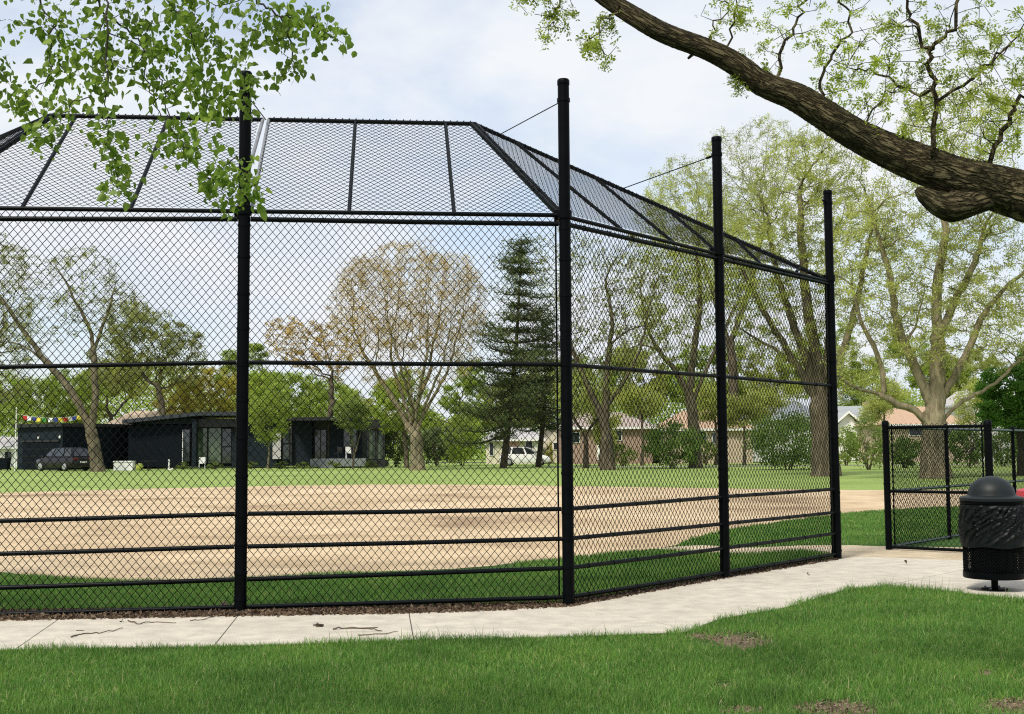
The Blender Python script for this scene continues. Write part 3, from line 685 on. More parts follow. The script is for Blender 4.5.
tree('pale_tree', 'high pale yellow green tree whose crown rises above the overhang', 118,
     [[(735, 466), (735, 420), (733, 370), (730, 310)], [(733, 360), (715, 300), (700, 250)], [(732, 340), (752, 280), (765, 220)]],
     [(678, 195, 38, 44), (725, 172, 32, 48), (768, 160, 38, 50), (710, 260, 60, 45), (650, 220, 20, 30), (745, 210, 36, 40)], .5, 'spring', M['bark_far'], 11500, .15, 1300, .46, .017, .4, kill=.6, shell=.4)
tree('spreading_tree', 'broad thick trunked tree standing behind the fourth post', 62,
     [[(826, 478), (824, 440), (821, 412), (820, 400)], [(819, 405), (800, 372), (778, 335), (758, 300), (738, 262)], [(819, 400), (806, 360), (790, 315), (775, 265), (768, 215)], [(820, 398), (815, 350), (806, 295), (802, 240), (800, 190)],
      [(821, 400), (827, 350), (828, 295), (832, 240)], [(821, 404), (838, 365), (852, 320), (862, 275), (872, 225)], [(798, 370), (780, 352), (758, 340), (735, 326)], [(806, 420), (800, 405), (785, 397), (765, 398), (752, 415), (738, 428)]],
     [(755, 250, 55, 70), (800, 200, 60, 75), (845, 240, 48, 80), (830, 160, 45, 45), (780, 320, 50, 50)], .62, 'spring', M['bark_mid'], 19000, .105, 1600, .34, .012, .24, kill=.42, infl=4, taper=.7, leaf_r=3.5)
# -- right
tree('locust_tree', 'large tree with limbs spreading from a low fork behind the side fence', 56,
     [[(936, 480), (935, 450), (934, 425), (934, 415)],
      [(930, 425), (915, 412), (898, 404), (882, 395), (862, 390), (845, 382), (832, 368)], [(933, 415), (924, 388), (908, 352), (896, 318), (888, 270), (872, 215)],
      [(935, 415), (937, 380), (938, 330), (937, 280), (946, 230), (938, 180)], [(941, 425), (958, 405), (975, 395), (995, 383), (1012, 366), (1035, 348)],
      [(940, 400), (958, 370), (972, 342), (985, 312), (1003, 290), (1035, 262)], [(938, 340), (955, 300), (975, 262), (985, 225)], [(884, 396), (880, 360), (862, 325), (852, 285)], [(905, 345), (918, 320), (925, 290)]],
     [(935, 210, 75, 70), (870, 270, 50, 80), (1000, 250, 60, 80), (940, 320, 80, 60), (850, 370, 30, 30), (1010, 330, 40, 40), (960, 130, 70, 50)], .58, 'spring', M['bark_pale'], 25000, .10, 1700, .32, .0115, .28, kill=.4, infl=4, taper=.66, leaf_r=4)
tree('maple_tree', 'dense dark green maple beyond the side fence before the white house', 60, [[(1022, 478), (1021, 450), (1020, 425)]],
     [(1012, 392, 38, 32), (1040, 385, 40, 40), (995, 410, 22, 18), (1030, 420, 40, 18)], .22, 'maple', M['bark_dark'], 14000, .16, 260, .35, .012, .28)
for lab, px, cy, rx, ry, lm in (('soft green tree low behind the white gabled house', 875, 385, 42, 44, 'bright'), ('leafy spring tree behind the orange roofed house', 965, 378, 44, 42, 'spring'), ('pale leafy tree between the spreading trunk and the third post', 770, 375, 44, 40, 'spring'), ('round green tree above the faded pink roof and the utility pole', 640, 385, 34, 32, 'spring'), ('tall bright tree behind the terracotta roofed house by the third post', 705, 378, 40, 40, 'bright'), ('bright leafy tree behind the dark leaning tree', 590, 390, 36, 36, 'bright'), ('tall soft tree behind the spreading trunk', 825, 372, 42, 44, 'bright'), ('fresh green tree behind the large forked trunk', 925, 372, 44, 42, 'bright')):
    tree('leafy_tree', lab, 142, [[(px, 462), (px + 1, 440), (px, 420)]], [(px + rx * RNG.uniform(-.75, .75), cy + ry * RNG.uniform(-.8, .55), rx * RNG.uniform(.22, .5), ry * RNG.uniform(.2, .42)) for _ in range(11)], .3, lm, M['bark_far'], 8000, .2, 260, .6, .018, .42)
shrub('round_shrub', 'dark green round shrub before the brick houses beside the third post', 672, 88, 34, 46, 'dark', 5200, .17)
shrub('wide_shrub', 'wide dense green shrub between the third and fourth posts', 788, 80, 46, 54, 'dark', 7500, .17)
shrub('open_shrub', 'loose light green shrub between the fourth post and the side fence', 868, 78, 28, 52, 'mid', 3400, .14)
shrub('hedge_shrub', 'dark leafy shrub before the window of the orange roofed house', 905, 84, 22, 30, 'dark', 2600, .17)
shrub('hedge_shrub', 'dark leafy shrub between the large forked trunk and the maple', 968, 84, 22, 38, 'dark', 2800, .17)
for lab, px, cy, rx, ry, Yq in (('loose spring tree in front of the terracotta roof by the third post', 716, 405, 26, 24, 104), ('low spreading spring tree before the blue grey roof', 772, 402, 36, 20, 106), ('thin spring tree between the open shrub and the terracotta hip roof', 884, 400, 24, 30, 100), ('small spring tree before the terracotta hip roof beside the maple', 976, 408, 22, 26, 100), ('loose spring tree covering the roof end of the long brick house', 642, 408, 26, 22, 104), ('small spring tree before the windows of the long brick house', 600, 424, 20, 22, 100), ('thin spring tree half hidden behind the wide shrub', 744, 412, 24, 26, 102)):
    tree('understory_tree', lab, Yq, [[(px, 466), (px + 1, 445), (px, 425)]], [(px + rx * RNG.uniform(-.7, .7), cy + ry * RNG.uniform(-.7, .6), rx * RNG.uniform(.3, .5), ry * RNG.uniform(.3, .5)) for _ in range(8)], .14, 'spring', M['bark_far'], 2600, .16, 220, .4, .012, .5, kill=.45, infl=3.5)
shrub('leafy_shrub', 'mid green shrub at the wall of the long brick house', 622, 100, 16, 24, 'mid', 1600, .15)
shrub('leafy_shrub', 'mid green shrub between the round shrub and the third post', 706, 104, 14, 26, 'mid', 1500, .15)
shrub('leafy_shrub', 'pale green shrub between the spreading trunk and the open shrub', 846, 96, 16, 36, 'bright', 2200, .15)
shrub('hedge_shrub', 'tall dark hedge shrub beyond the corner post of the side fence', 1003, 88, 24, 40, 'dark', 3200, .17)
shrub('yellow_shrub', 'small yellow green upright shrub beside the white garage house', 549, 112, 5, 22, 'gold', 700, .16)
# distant wood
n_ = 240000
xs = RNG.uniform(-160, 190, n_); ys = RNG.uniform(165, 185, n_)
hh = 9.5 + 2.5 * np.sin(xs * .09) + 1.8 * np.sin(xs * .23 + 1) + 1.2 * np.sin(xs * .51 + 2)
zs = RNG.uniform(0, 1, n_) ** .8 * hh
V, Fq = leaf_quads(np.stack([xs, ys, zs], 1) + RNG.normal(0, .4, (n_, 3)), .38)
tag(bigmesh('distant_wood', V, [Fq], LF['bright']), 'far off line of spring trees closing the view behind the houses', 'woods', kind='stuff')

# ------------------------------------------------------------------ houses
def face_box(mb, x0, y0, x1, y1, Y, dep, off=0.0):
    """a box whose front face fills the photo rectangle x0..x1, y0..y1 at distance Y, going dep metres back"""
    a, b = W(x0, y1, Y - off), W(x1, y0, Y - off)
    return mb.box((a[0], Y - off, a[2]), (b[0], Y - off + dep, b[2]))
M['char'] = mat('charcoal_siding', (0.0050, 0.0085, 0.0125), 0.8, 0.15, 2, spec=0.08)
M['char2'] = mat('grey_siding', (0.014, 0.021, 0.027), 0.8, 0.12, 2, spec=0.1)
M['fascia'] = mat('grey_fascia', (0.045, 0.052, 0.06), 0.8, 0.12, 2, spec=0.1)
M['black'] = mat('matt_black_trim', (0.008, 0.009, 0.010), 0.55, 0.2, 3)
M['glass'] = mat('dark_window_glass', (0.02, 0.028, 0.028), 0.06, 0.3, 1, spec=0.8)
M['glassg'] = mat('greenish_window_glass', (0.07, 0.10, 0.06), 0.12, 0.5, 2.5, spec=0.8)
M['white'] = mat('white_paint', (0.78, 0.78, 0.75), 0.5, 0.06, 3)
M['cream'] = mat('cream_siding', (0.62, 0.57, 0.43), 0.7, 0.08, 2)
M['pinkdoor'] = mat('dusty_pink_door', (0.46, 0.27, 0.25), 0.6, 0.1, 2)
M['brick'] = brickmat('red_brown_brick', (0.26, 0.15, 0.11), (0.34, 0.22, 0.16), (0.42, 0.38, 0.33))
M['tanbrick'] = brickmat('tan_brick', (0.44, 0.33, 0.23), (0.52, 0.41, 0.29), (0.5, 0.46, 0.4))
M['roofpink'] = mat('faded_pink_shingle', (0.35, 0.285, 0.25), 0.9, 0.2, 6)
M['rooforange'] = mat('terracotta_shingle', (0.42, 0.285, 0.19), 0.9, 0.2, 6)
M['roofgrey'] = mat('pale_grey_shingle', (0.42, 0.41, 0.41), 0.9, 0.15, 6)
M['roofblue'] = mat('blue_grey_shingle', (0.34, 0.365, 0.375), 0.9, 0.15, 6)
M['rooftan'] = mat('tan_shingle', (0.50, 0.40, 0.31), 0.9, 0.2, 6)
M['planter'] = mat('grey_deck_board', (0.16, 0.18, 0.18), 0.7, 0.2, 3)
YH = 103.0
hb = thing('modern_house', 'low black flat roofed modern house with a garage and a glazed porch', 'house', W(190, 465, YH) * np.array([1, 1, 0]))
def hbox(name, m, x0, y0, x1, y1, Y, dep, off=0.0, par=hb):
    return face_box(MB(), x0, y0, x1, y1, Y, dep, off).build(name, M[m], par)
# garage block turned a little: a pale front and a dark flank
c0, c1, c2 = W(62, 470, YH - 2), W(17, 470, YH + 2.2), W(152, 470, YH + 6)
zr = W(62, 426.5, YH - 2)[2]
v_ = np.array([c0[0], c0[1], 0]); l_ = np.array([c1[0], c1[1], 0]); r_ = np.array([c2[0], c2[1], 0])
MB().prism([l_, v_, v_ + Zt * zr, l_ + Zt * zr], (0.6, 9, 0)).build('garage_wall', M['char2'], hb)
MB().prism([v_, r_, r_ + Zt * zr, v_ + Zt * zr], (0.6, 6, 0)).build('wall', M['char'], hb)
MB().prism([l_ + np.array([-.25, -.3, zr]), v_ + np.array([.0, -.35, zr]), r_ + np.array([0, -.35, zr]), r_ + np.array([.6, 6, zr]), l_ + np.array([0, 9, zr])], (0, 0, .28)).build('roof', M['black'], hb)
gd = (v_ - l_) / np.linalg.norm(v_ - l_); gn = np.array([gd[1], -gd[0], 0]); gL = np.linalg.norm(v_ - l_)
go = MB().prism([l_ + gd * gL * .13 + gn * .05, l_ + gd * gL * .93 + gn * .05, l_ + gd * gL * .93 + gn * .05 + Zt * 2.35, l_ + gd * gL * .13 + gn * .05 + Zt * 2.35], gn * -.2).build('garage_door', M['char'], hb)
for z in (.58, 1.17, 1.76): MB().prism([l_ + gd * gL * .13 + gn * .06 + Zt * (z - .02), l_ + gd * gL * .93 + gn * .06 + Zt * (z - .02), l_ + gd * gL * .93 + gn * .06 + Zt * (z + .02), l_ + gd * gL * .13 + gn * .06 + Zt * (z + .02)], gn * .02).build('door_seam', M['black'], go)
MB().prism([l_ + gd * gL * .10 + gn * .04 + Zt * 2.36, l_ + gd * gL * .96 + gn * .04 + Zt * 2.36, l_ + gd * gL * .96 + gn * .04 + Zt * 2.5, l_ + gd * gL * .10 + gn * .04 + Zt * 2.5], gn * .08).build('door_frame', M['black'], go)
for q in (.5, .965): MB().lathe(l_ + gd * gL * q + gn * .12 + Zt * 2.62, [(.05, 0), (.09, .05), (.09, .2), (.03, .25)], 10).build('wall_lamp', M['white'], hb)
# tall middle part with a rising roof
hbox('wall', 'char', 128, 424, 193, 467, YH + 1.5, 6)
a, b = W(122, 423.5, YH + .6), W(198, 415.5, YH + .6); c = W(250, 415.5, YH + .6); th_ = .33
MB().prism([a, b, c, c + Zt * th_, b + Zt * th_, a + Zt * th_], (0, 8, 0)).build('roof', M['fascia'], hb)
MB().prism([W(128, 425, YH + 1.5), W(193, 425, YH + 1.5), W(193, 417.5, YH + 1.5), W(150, 421.5, YH + 1.5)], (0, 5, 0)).build('wall', M['char2'], hb)
for (x0, y0, x1, y1, g_) in ((183.5, 430, 189.5, 461, 'glass'), (197, 428, 207, 463, 'glassg'), (208.5, 428, 221, 463, 'glassg'), (222.5, 429, 231, 446, 'glass'), (222.5, 447.5, 231, 463, 'glass')):
    f = hbox('window', 'black', x0 - .7, y0 - .7, x1 + .7, y1 + .7, YH + 2.1, .3, .9 if x0 < 190 else 0); hbox('pane', g_, x0, y0, x1, y1, YH + 2.1, .12, .04 + (.9 if x0 < 190 else 0), f)
hbox('white_jamb', 'white', 182, 430, 183.1, 462, YH + 1.5, .1, .12)
hbox('column', 'char2', 191.5, 419, 196.5, 467, YH + .9, .5)
hbox('soffit', 'black', 196.8, 418.6, 250, 427, YH + 1.3, 4)
hbox('wall', 'char', 196.8, 427.2, 250, 467, YH + 2.3, 4)
hbox('wall', 'char2', 231.8, 421, 277, 467, YH + 1.8, 6); hbox('roof', 'black', 230, 419, 292, 421, YH + 1.2, 7)
hbox('side_door', 'roofgrey', 272.5, 429, 281, 459, YH + 1.7, .1, .02)
for (x0, y0, x1, y1) in ((283.5, 429, 289, 443), (283.5, 445, 289, 459)):
    f = hbox('window', 'black', x0 - .8, y0 - .8, x1 + .8, y1 + .8, YH + 1.4, .2); hbox('pane', 'glass', x0, y0, x1, y1, YH + 1.4, .1, .05, f)
# porch wing
hbox('wall', 'char2', 277.3, 421.2, 312, 466, YH + 2, 6); hbox('wall', 'char2', 329, 421, 362, 466, YH + 2, 6); hbox('wall', 'black', 312.2, 421, 328.8, 466, YH + 3, 5)
d_ = hbox('door', 'glass', 315, 430, 326, 461, YH + 2.9, .1, .03); hbox('door_frame', 'black', 320, 430, 321, 461, YH + 2.85, .05, .04, d_)
hbox('roof', 'black', 287, 416.8, 352, 420.6, YH - .2, 8); hbox('porch_post', 'black', 290, 420.9, 292, 466, YH, .25); hbox('porch_post', 'black', 351, 420.9, 352.6, 460, YH, .25)
f = hbox('window', 'black', 343, 428, 358, 450, YH + 1.9, .2); hbox('pane', 'glass', 344, 429, 350, 449, YH + 1.9, .1, .06, f); hbox('pane', 'glass', 351, 429, 357, 449, YH + 1.9, .1, .06, f)
hbox('deck', 'planter', 310, 458.5, 366, 466.5, YH - 1, 2.8); hbox('deck_step', 'planter', 318, 463, 334, 468, YH - 1.8, .78)
hbox('roof', 'black', 367.5, 419.5, 385.5, 428, YH - .6, 4)
for x in (368, 376.2, 384): hbox('porch_post', 'black', x - .7, 428.2, x + .8, 466, YH - .5, .2)
for x0, x1 in ((369, 375.2), (377.3, 383)):
    f = hbox('window', 'black', x0 - .3, 429, x1 + .3, 460, YH + .2, .1); hbox('pane', 'glassg', x0 + .3, 429.8, x1 - .3, 459, YH + .2, .06, .04, f)
hbox('wall', 'black', 367.6, 460.3, 385, 467, YH - .35, 3)

def house(name, label, x0, x1, ye, yr, Y, dep, wm, rm, ridge=(.25, .75), wins=(), doors=(), chim=None, gable=False, trim=True, over=.45):
    b = W((x0 + x1) / 2, 460, Y); b[2] = 0; t = thing(name, label, 'house', b)
    p, q = W(x0, ye, Y), W(x1, ye, Y); X0, X1, ze = p[0], q[0], (p[2] + q[2]) / 2; zr = W((x0 + x1) / 2, yr, Y + dep * .5)[2]
    MB().box((X0, Y, -.3), (X1, Y + dep, ze)).build('wall', M[wm], t)
    o = over; A = [(X0 - o, Y - o, ze), (X1 + o, Y - o, ze), (X1 + o, Y + dep + o, ze), (X0 - o, Y + dep + o, ze)]
    r0, r1 = X0 + (X1 - X0) * ridge[0], X0 + (X1 - X0) * ridge[1]
    if gable:                                # gable end faces the field
        xm = (X0 + X1) / 2; mb = MB()
        mb.prism([(X0 - o, Y - o, ze), (xm, Y - o, zr), (xm, Y - o, zr + .18), (X0 - o, Y - o, ze + .18)], (0, dep + 2 * o, 0)); mb.prism([(X1 + o, Y - o, ze), (xm, Y - o, zr), (xm, Y - o, zr + .18), (X1 + o, Y - o, ze + .18)], (0, dep + 2 * o, 0))
        ro = mb.build('roof', M[rm], t); MB().prism([(X0, Y + .004, ze), (X1, Y + .004, ze), (xm, Y + .004, zr - .03)], (0, .2, 0)).build('gable', M[wm], t)
        for sx in (X0 - o, X1 + o): MB().prism([(sx, Y - o - .05, ze - .05), (xm, Y - o - .05, zr - .05), (xm, Y - o - .05, zr + .2), (sx, Y - o - .05, ze + .2)], (0, .046, 0)).build('barge_board', M['white'], t)
    else:
        V = A + [(r0, Y + dep / 2, zr), (r1, Y + dep / 2, zr)]
        ro = MB().add(V, [(0, 1, 5, 4), (1, 2, 5), (2, 3, 4, 5), (3, 0, 4), (0, 3, 2, 1)]).build('roof', M[rm], t)
        if trim: MB().box((X0 - o, Y - o - .04, ze - .22), (X1 + o, Y - o + .08, ze - .004)).build('fascia', M['white'], t)
    if chim:
        c = W(chim[0], chim[1], Y + dep * .5); MB().box((c[0] - .4, c[1] - .3, ze), (c[0] + .4, c[1] + .3, c[2])).build('chimney', M['brick'], ro)
    for a0, b0, a1, b1 in wins:
        f = face_box(MB(), a0, b0, a1, b1, Y, .2, .08).build('window', M['white'], t); face_box(MB(), a0 + .8, b0 + .8, a1 - .8, b1 - .8, Y, .1, .11).build('pane', M['glass'], f)
    for a0, b0, a1, b1, dm in doors: face_box(MB(), a0, b0, a1, b1, Y, .2, .06).build('door', M[dm], t)
    return t
house('brick_house', 'pink roofed house with a chimney peeping over the black house', 100, 196, 428, 411, 130, 9, 'brick', 'rooftan', (.2, .8), (), (), (172, 406.5))
house('white_house', 'small white house with a grey roof behind the garage of the black house', -45, 19, 447, 437, 124, 9, 'white', 'roofgrey', (.2, .85), ((4, 451, 12, 459),))
house('white_house', 'white house with a grey roof and pink garage door behind the white car', 486, 541, 439, 428, 121, 9, 'cream', 'roofgrey', (.2, .8), ((525, 440, 533, 452), (489, 442, 494, 456)), ((504.5, 440, 519, 461, 'pinkdoor'), (534, 442, 540, 461, 'white')))
house('gabled_house', 'pale yellow gabled house behind the trunk beside the white car', 534, 568, 439, 425, 131, 8, 'cream', 'roofgrey', gable=True, wins=((553, 442, 559, 450),))
house('brick_house', 'long red brick house with a faded pink roof behind the dark leaning tree', 561, 652, 427, 412.5, 118, 10, 'brick', 'roofpink', (.22, .72), ((612, 430, 622, 441), (572, 432, 580, 443)), ((597, 433, 603, 460, 'white'),))
house('brick_house', 'tan brick house with a terracotta roof behind the third post', 664, 752, 428.5, 410.5, 116, 10, 'tanbrick', 'rooforange', (.3, .72), ((699.5, 431, 707, 444), (712, 432, 718, 444)), ())
house('blue_roofed_house', 'low house with a blue grey roof above the wide shrub', 752, 822, 419, 401, 127, 10, 'white', 'roofblue', (.25, .8), ((775, 424, 785, 434),))
house('gabled_house', 'white gabled house with a blue grey roof beyond the open shrub', 836, 860, 427, 414, 122, 9, 'white', 'roofblue', gable=True, wins=((846, 431, 852, 439),))
house('blue_roofed_house', 'blue grey roofed house with a chimney behind the open shrub', 838, 892, 421, 406, 134, 9, 'cream', 'roofblue', (.2, .8), (), (), (866.5, 402))
house('brick_house', 'cream and brick house with a terracotta hip roof behind the side fence', 889, 971, 424, 406.5, 112, 10, 'tanbrick', 'rooforange', (.3, .66), ((909, 428, 925, 436), (946, 430, 956, 440)), ((932, 431, 938, 459, 'white'),))
house('white_house', 'two storey white gabled house behind the dark green maple', 975, 1009, 405, 391, 118, 9, 'white', 'roofgrey', gable=True, wins=((979, 408, 985, 418), (993, 408, 999, 418), (981, 430, 990, 442)))

# ------------------------------------------------------------------ cars
M['carblack'] = mat('black_car_paint', (0.004, 0.005, 0.007), 0.3, 0.1, 2, spec=0.35, coat=0.35)
M['carwhite'] = mat('white_car_paint', (0.75, 0.75, 0.74), 0.3, 0.04, 2, coat=0.8)
M['tyre'] = mat('tyre_rubber', (0.012, 0.012, 0.012), 0.85, 0.2, 8)
M['alloy'] = mat('silver_wheel', (0.5, 0.5, 0.52), 0.35, 0.1, 4, metal=0.8)
M['cglass'] = mat('tinted_car_glass', (0.02, 0.024, 0.026), 0.05, 0.1, 1, spec=0.9)
M['red'] = mat('red_lamp', (0.30, 0.012, 0.012), 0.25, 0.1, 2)
M['lamp'] = mat('clear_lamp', (0.7, 0.72, 0.74), 0.15, 0.1, 2)
def car(name, label, loc, ang, paint, group=None):
    t = thing(name, label, 'car', loc); ca, sa = math.cos(ang), math.sin(ang); o = np.array(loc, float)
    def X(V): V = np.asarray(V, float); return np.stack([o[0] + V[:, 0] * ca - V[:, 1] * sa, o[1] + V[:, 0] * sa + V[:, 1] * ca, o[2] + V[:, 2]], 1)
    def loft(rings, name_, m, par=t, smooth=True):
        n = len(rings[0]); V = np.vstack(rings); Fs = [(k * n + i, k * n + (i + 1) % n, (k + 1) * n + (i + 1) % n, (k + 1) * n + i) for k in range(len(rings) - 1) for i in range(n)]
        Fs += [tuple(range(n))[::-1], tuple(range((len(rings) - 1) * n, len(rings) * n))]
        return MB().add(X(V), Fs).build(name_, m, par, smooth)
    def ring(x, w, z0, z1, sh=.12): return [(x, -w + .05, z0), (x, -w, z0 + .12), (x, -w, (z0 + z1) * .55), (x, -w + .04, z1 - sh * .5), (x, -w + sh * 1.1, z1), (x, w - sh * 1.1, z1), (x, w - .04, z1 - sh * .5), (x, w, (z0 + z1) * .55), (x, w, z0 + .12), (x, w - .05, z0)]
    loft([ring(-2.27, .74, .42, .80), ring(-2.2, .86, .30, 1.0), ring(-1.6, .92, .24, 1.03), ring(0, .93, .22, 1.02), ring(.9, .92, .22, 1.0), ring(1.5, .90, .24, .95), ring(2.1, .84, .28, .84), ring(2.3, .66, .36, .68)], 'body', M[paint])
    def cab(x, w, z): return [(x, -w, z), (x, w, z)]
    # greenhouse: belt line to roof
    B = [(-2.12, .80, 1.0), (-1.2, .84, 1.02), (.2, .84, 1.02), (1.25, .80, .98)]; T = [(-1.78, .62, 1.60), (-1.1, .66, 1.68), (-.1, .66, 1.66), (.45, .62, 1.58)]
    V = []
    for (x, w, z) in B: V += [(x, -w, z - .05), (x, w, z - .05)]
    for (x, w, z) in T: V += [(x, -w, z), (x, w, z)]
    Fs = []
    for k in range(3): Fs += [(2 * k, 2 * k + 2, 2 * k + 10, 2 * k + 8), (2 * k + 3, 2 * k + 1, 2 * k + 9, 2 * k + 11), (2 * k + 8, 2 * k + 10, 2 * k + 11, 2 * k + 9), (2 * k, 2 * k + 1, 2 * k + 3, 2 * k + 2)]
    Fs += [(0, 8, 9, 1), (6, 7, 15, 14)]
    MB().add(X(V), Fs).build('cabin', M[paint], t, True)
    def glass(P, name_): # quad inset and pushed outwards
        P = np.array(P, float); c = P.mean(0); n = np.cross(P[1] - P[0], P[3] - P[0]); n /= np.linalg.norm(n)
        if n @ (c - np.array([-.5, 0, 1.2])) < 0: n = -n
        Q = c + (P - c) * .86 + n * .012; MB().prism(X(Q), (X(Q + n * .02) - X(Q))[0]).build(name_, M['cglass'], t)
    b = [np.array([(x, -w, z), (x, w, z)]) for x, w, z in B]; tp = [np.array([(x, -w, z), (x, w, z)]) for x, w, z in T]
    for s in (0, 1):
        for k in range(3): glass([b[k][s], b[k + 1][s], tp[k + 1][s], tp[k][s]], 'side_window')
    glass([b[0][0], b[0][1], tp[0][1], tp[0][0]], 'rear_window'); glass([b[3][0], b[3][1], tp[3][1], tp[3][0]], 'windscreen')
    for x in (-1.38, 1.42):
        for s in (-1, 1):
            an = np.linspace(0, 2 * math.pi, 25)[:-1]; c = X([(x, s * .80, .34)])[0]; ax = (X([(0, s, 0)]) - X([(0, 0, 0)]))[0]
            def wheelpart(prof, nm, m, par):
                V = []; k = len(prof); u = (X([(1, 0, 0)]) - X([(0, 0, 0)]))[0]
                for r_, d in prof:
                    for a in an: V.append(c + r_ * (math.cos(a) * u + math.sin(a) * Zt) + ax * d)
                n = 24; Fs = [(i * n + j, i * n + (j + 1) % n, (i + 1) * n + (j + 1) % n, (i + 1) * n + j) for i in range(k - 1) for j in range(n)] + [tuple(range(n))[::-1], tuple(range((k - 1) * n, k * n))]
                return MB().add(V, Fs).build(nm, m, par, True)
            wh = wheelpart([(.30, -.06), (.34, -.03), (.34, .12), (.32, .15), (.22, .155)], 'wheel', M['tyre'], t); wheelpart([(.22, .10), (.22, .158), (.18, .162), (.05, .17)], 'rim', M['alloy'], wh)
    for s in (-1, 1):
        def bx(a, b_, nm, m):
            V = [(x, y, z) for z in (a[2], b_[2]) for (x, y) in ((a[0], a[1]), (b_[0], a[1]), (b_[0], b_[1]), (a[0], b_[1]))]
            return MB().add(X(V), [(0, 3, 2, 1), (4, 5, 6, 7), (0, 1, 5, 4), (1, 2, 6, 5), (2, 3, 7, 6), (3, 0, 4, 7)]).build(nm, M[m], t)
        bx((-2.26, s * .62 - .17, .80), (-2.15, s * .62 + .17, .95), 'tail_lamp', 'red'); bx((2.1, s * .55 - .16, .60), (2.24, s * .55 + .16, .72), 'headlight', 'lamp')
        bx((.95, s * .90 - .02 if s > 0 else s * .90 - .16, 1.0), (1.12, s * .90 + .16 if s > 0 else s * .90 + .02, 1.12), 'mirror', paint)
    bx((-2.31, -.26, .58), (-2.27, .26, .70), 'number_plate', 'white'); bx((-2.29, -.8, .36), (-2.2, .8, .46), 'bumper_trim', 'tyre')
    return t
bc = car('parked_car', 'black hatchback parked before the garage of the black house', W(63.5, 469, 96.5) * np.array([1, 1, 0]), R(146), 'carblack'); bc.scale = (1.1, 1.1, 1.1)
car('parked_car', 'white car parked between the pine trunks, seen from its side', W(525, 461, 109) * np.array([1, 1, 0]), R(-6), 'carwhite')

# ------------------------------------------------------------------ small things by the black house
def rnd(px, py, Y): p = W(px, py, Y); p[2] = 0; return p
b = rnd(123, 469, 96); t = thing('storage_box', 'white storage box with a lid on the grass before the black house', 'box', b)
MB().box((b[0] - .75, b[1], 0), (b[0] + .75, b[1] + .7, .66)).build('box_body', M['white'], t); MB().box((b[0] - .79, b[1] - .04, .665), (b[0] + .79, b[1] + .74, .76)).build('lid', M['white'], t)
b = rnd(139.5, 469, 96); t = thing('yellow_bucket', 'round yellow green tub beside the white storage box', 'tub', b)
M['lime'] = mat('lime_plastic', (0.50, 0.56, 0.10), 0.5, 0.1, 3)
MB().lathe(b, [(.16, 0), (.27, .12), (.31, .3), (.28, .44), (.22, .47)], 18).build('tub_body', M['lime'], t, True); MB().lathe(b, [(.23, .475), (.24, .5), (.1, .55)], 18).build('lid', M['lime'], t, True)
b = rnd(148, 469, 96); t = thing('garden_table', 'round black garden table between the white box and the house', 'table', b)
MB().lathe(b, [(.55, .70), (.56, .74), (.5, .75)], 24).build('tabletop', M['black'], t, True); MB().lathe(b, [(.3, 0), (.06, .05), (.06, .69)], 16).build('stand', M['black'], t, True)
def chair(label, p, rz, m):
    t = thing('patio_chair', label, 'chair', p, 'patio chairs at the black house'); k, q = math.cos(rz), math.sin(rz)
    def bb(a, b, nm): return MB().box((p[0] + a[0], p[1] + a[1], p[2] + a[2]), (p[0] + b[0], p[1] + b[1], p[2] + b[2]), rz, p[:2]).build(nm, M[m], t)
    bb((-.26, -.26, .42), (.26, .26, .47), 'seat'); bb((-.26, .22, .48), (.26, .27, .98), 'backrest')
    for sx in (-1, 1):
        bb((sx * .24 - .02, -.25, 0), (sx * .24 + .02, -.21, .41), 'leg'); bb((sx * .24 - .02, .2, 0), (sx * .24 + .02, .24, .41), 'leg'); bb((sx * .28 - .02, -.24, .62), (sx * .28 + .02, .21, .66), 'armrest')
zd = W(340, 458.5, YH - 1)[2]
chair('white patio chair on the porch deck of the black house', np.array([W(349, 458, YH + .2)[0], YH + .2, zd]), .3, 'white')
chair('black patio chair on the porch deck beside the white chair', np.array([W(338, 458, YH + .4)[0], YH + .4, zd]), -.5, 'black')
chair('pale patio chair on the grass before the tall porch glass', rnd(202, 468, YH + .1), .2, 'white')
b = rnd(168.5, 469, 97); t = thing('garden_post', 'short white garden post leaning near the black house wall', 'post', b)
MB().tube([b, b + np.array([.05, 0, .5]), b + np.array([.02, 0, .85])], .07, 8).build('post_shaft', M['white'], t, True); MB().tube([b, b + np.array([.35, 0, .1])], .06, 8).build('foot', M['white'], t, True)
for px, lab in ((183, 'low green shrub under the narrow white framed window'), (215, 'low green shrub under the tall porch glass'), (251, 'low green shrub before the plain grey wall'), (281, 'low green shrub beneath the pale side door'), (303, 'low green shrub beside the deck steps'), (334, 'low green shrub in front of the deck'), (372, 'low green shrub at the corner posts of the porch')):
    shrub('low_shrub', lab, px, 99.5, 7 + RNG.uniform(-1.5, 2), 7.5, 'mid', 500, .12, group='low shrubs along the front of the black house', stems=4)
b = rnd(4, 469, 101); t = thing('wheelie_bin', 'dark wheeled bin standing beside the garage of the black house', 'bin', b)
mb = MB(); mb.add([(b[0] + x * s, b[1] + y * s, z) for z, s in ((.08, .8), (1.0, 1.0)) for x, y in ((-.42, -.4), (.42, -.4), (.42, .4), (-.42, .4))], [(0, 3, 2, 1), (4, 5, 6, 7), (0, 1, 5, 4), (1, 2, 6, 5), (2, 3, 7, 6), (3, 0, 4, 7)]); mb.build('bin_body', M['char'], t)
MB().box((b[0] - .45, b[1] - .43, 1.005), (b[0] + .45, b[1] + .43, 1.07)).build('lid', M['black'], t)
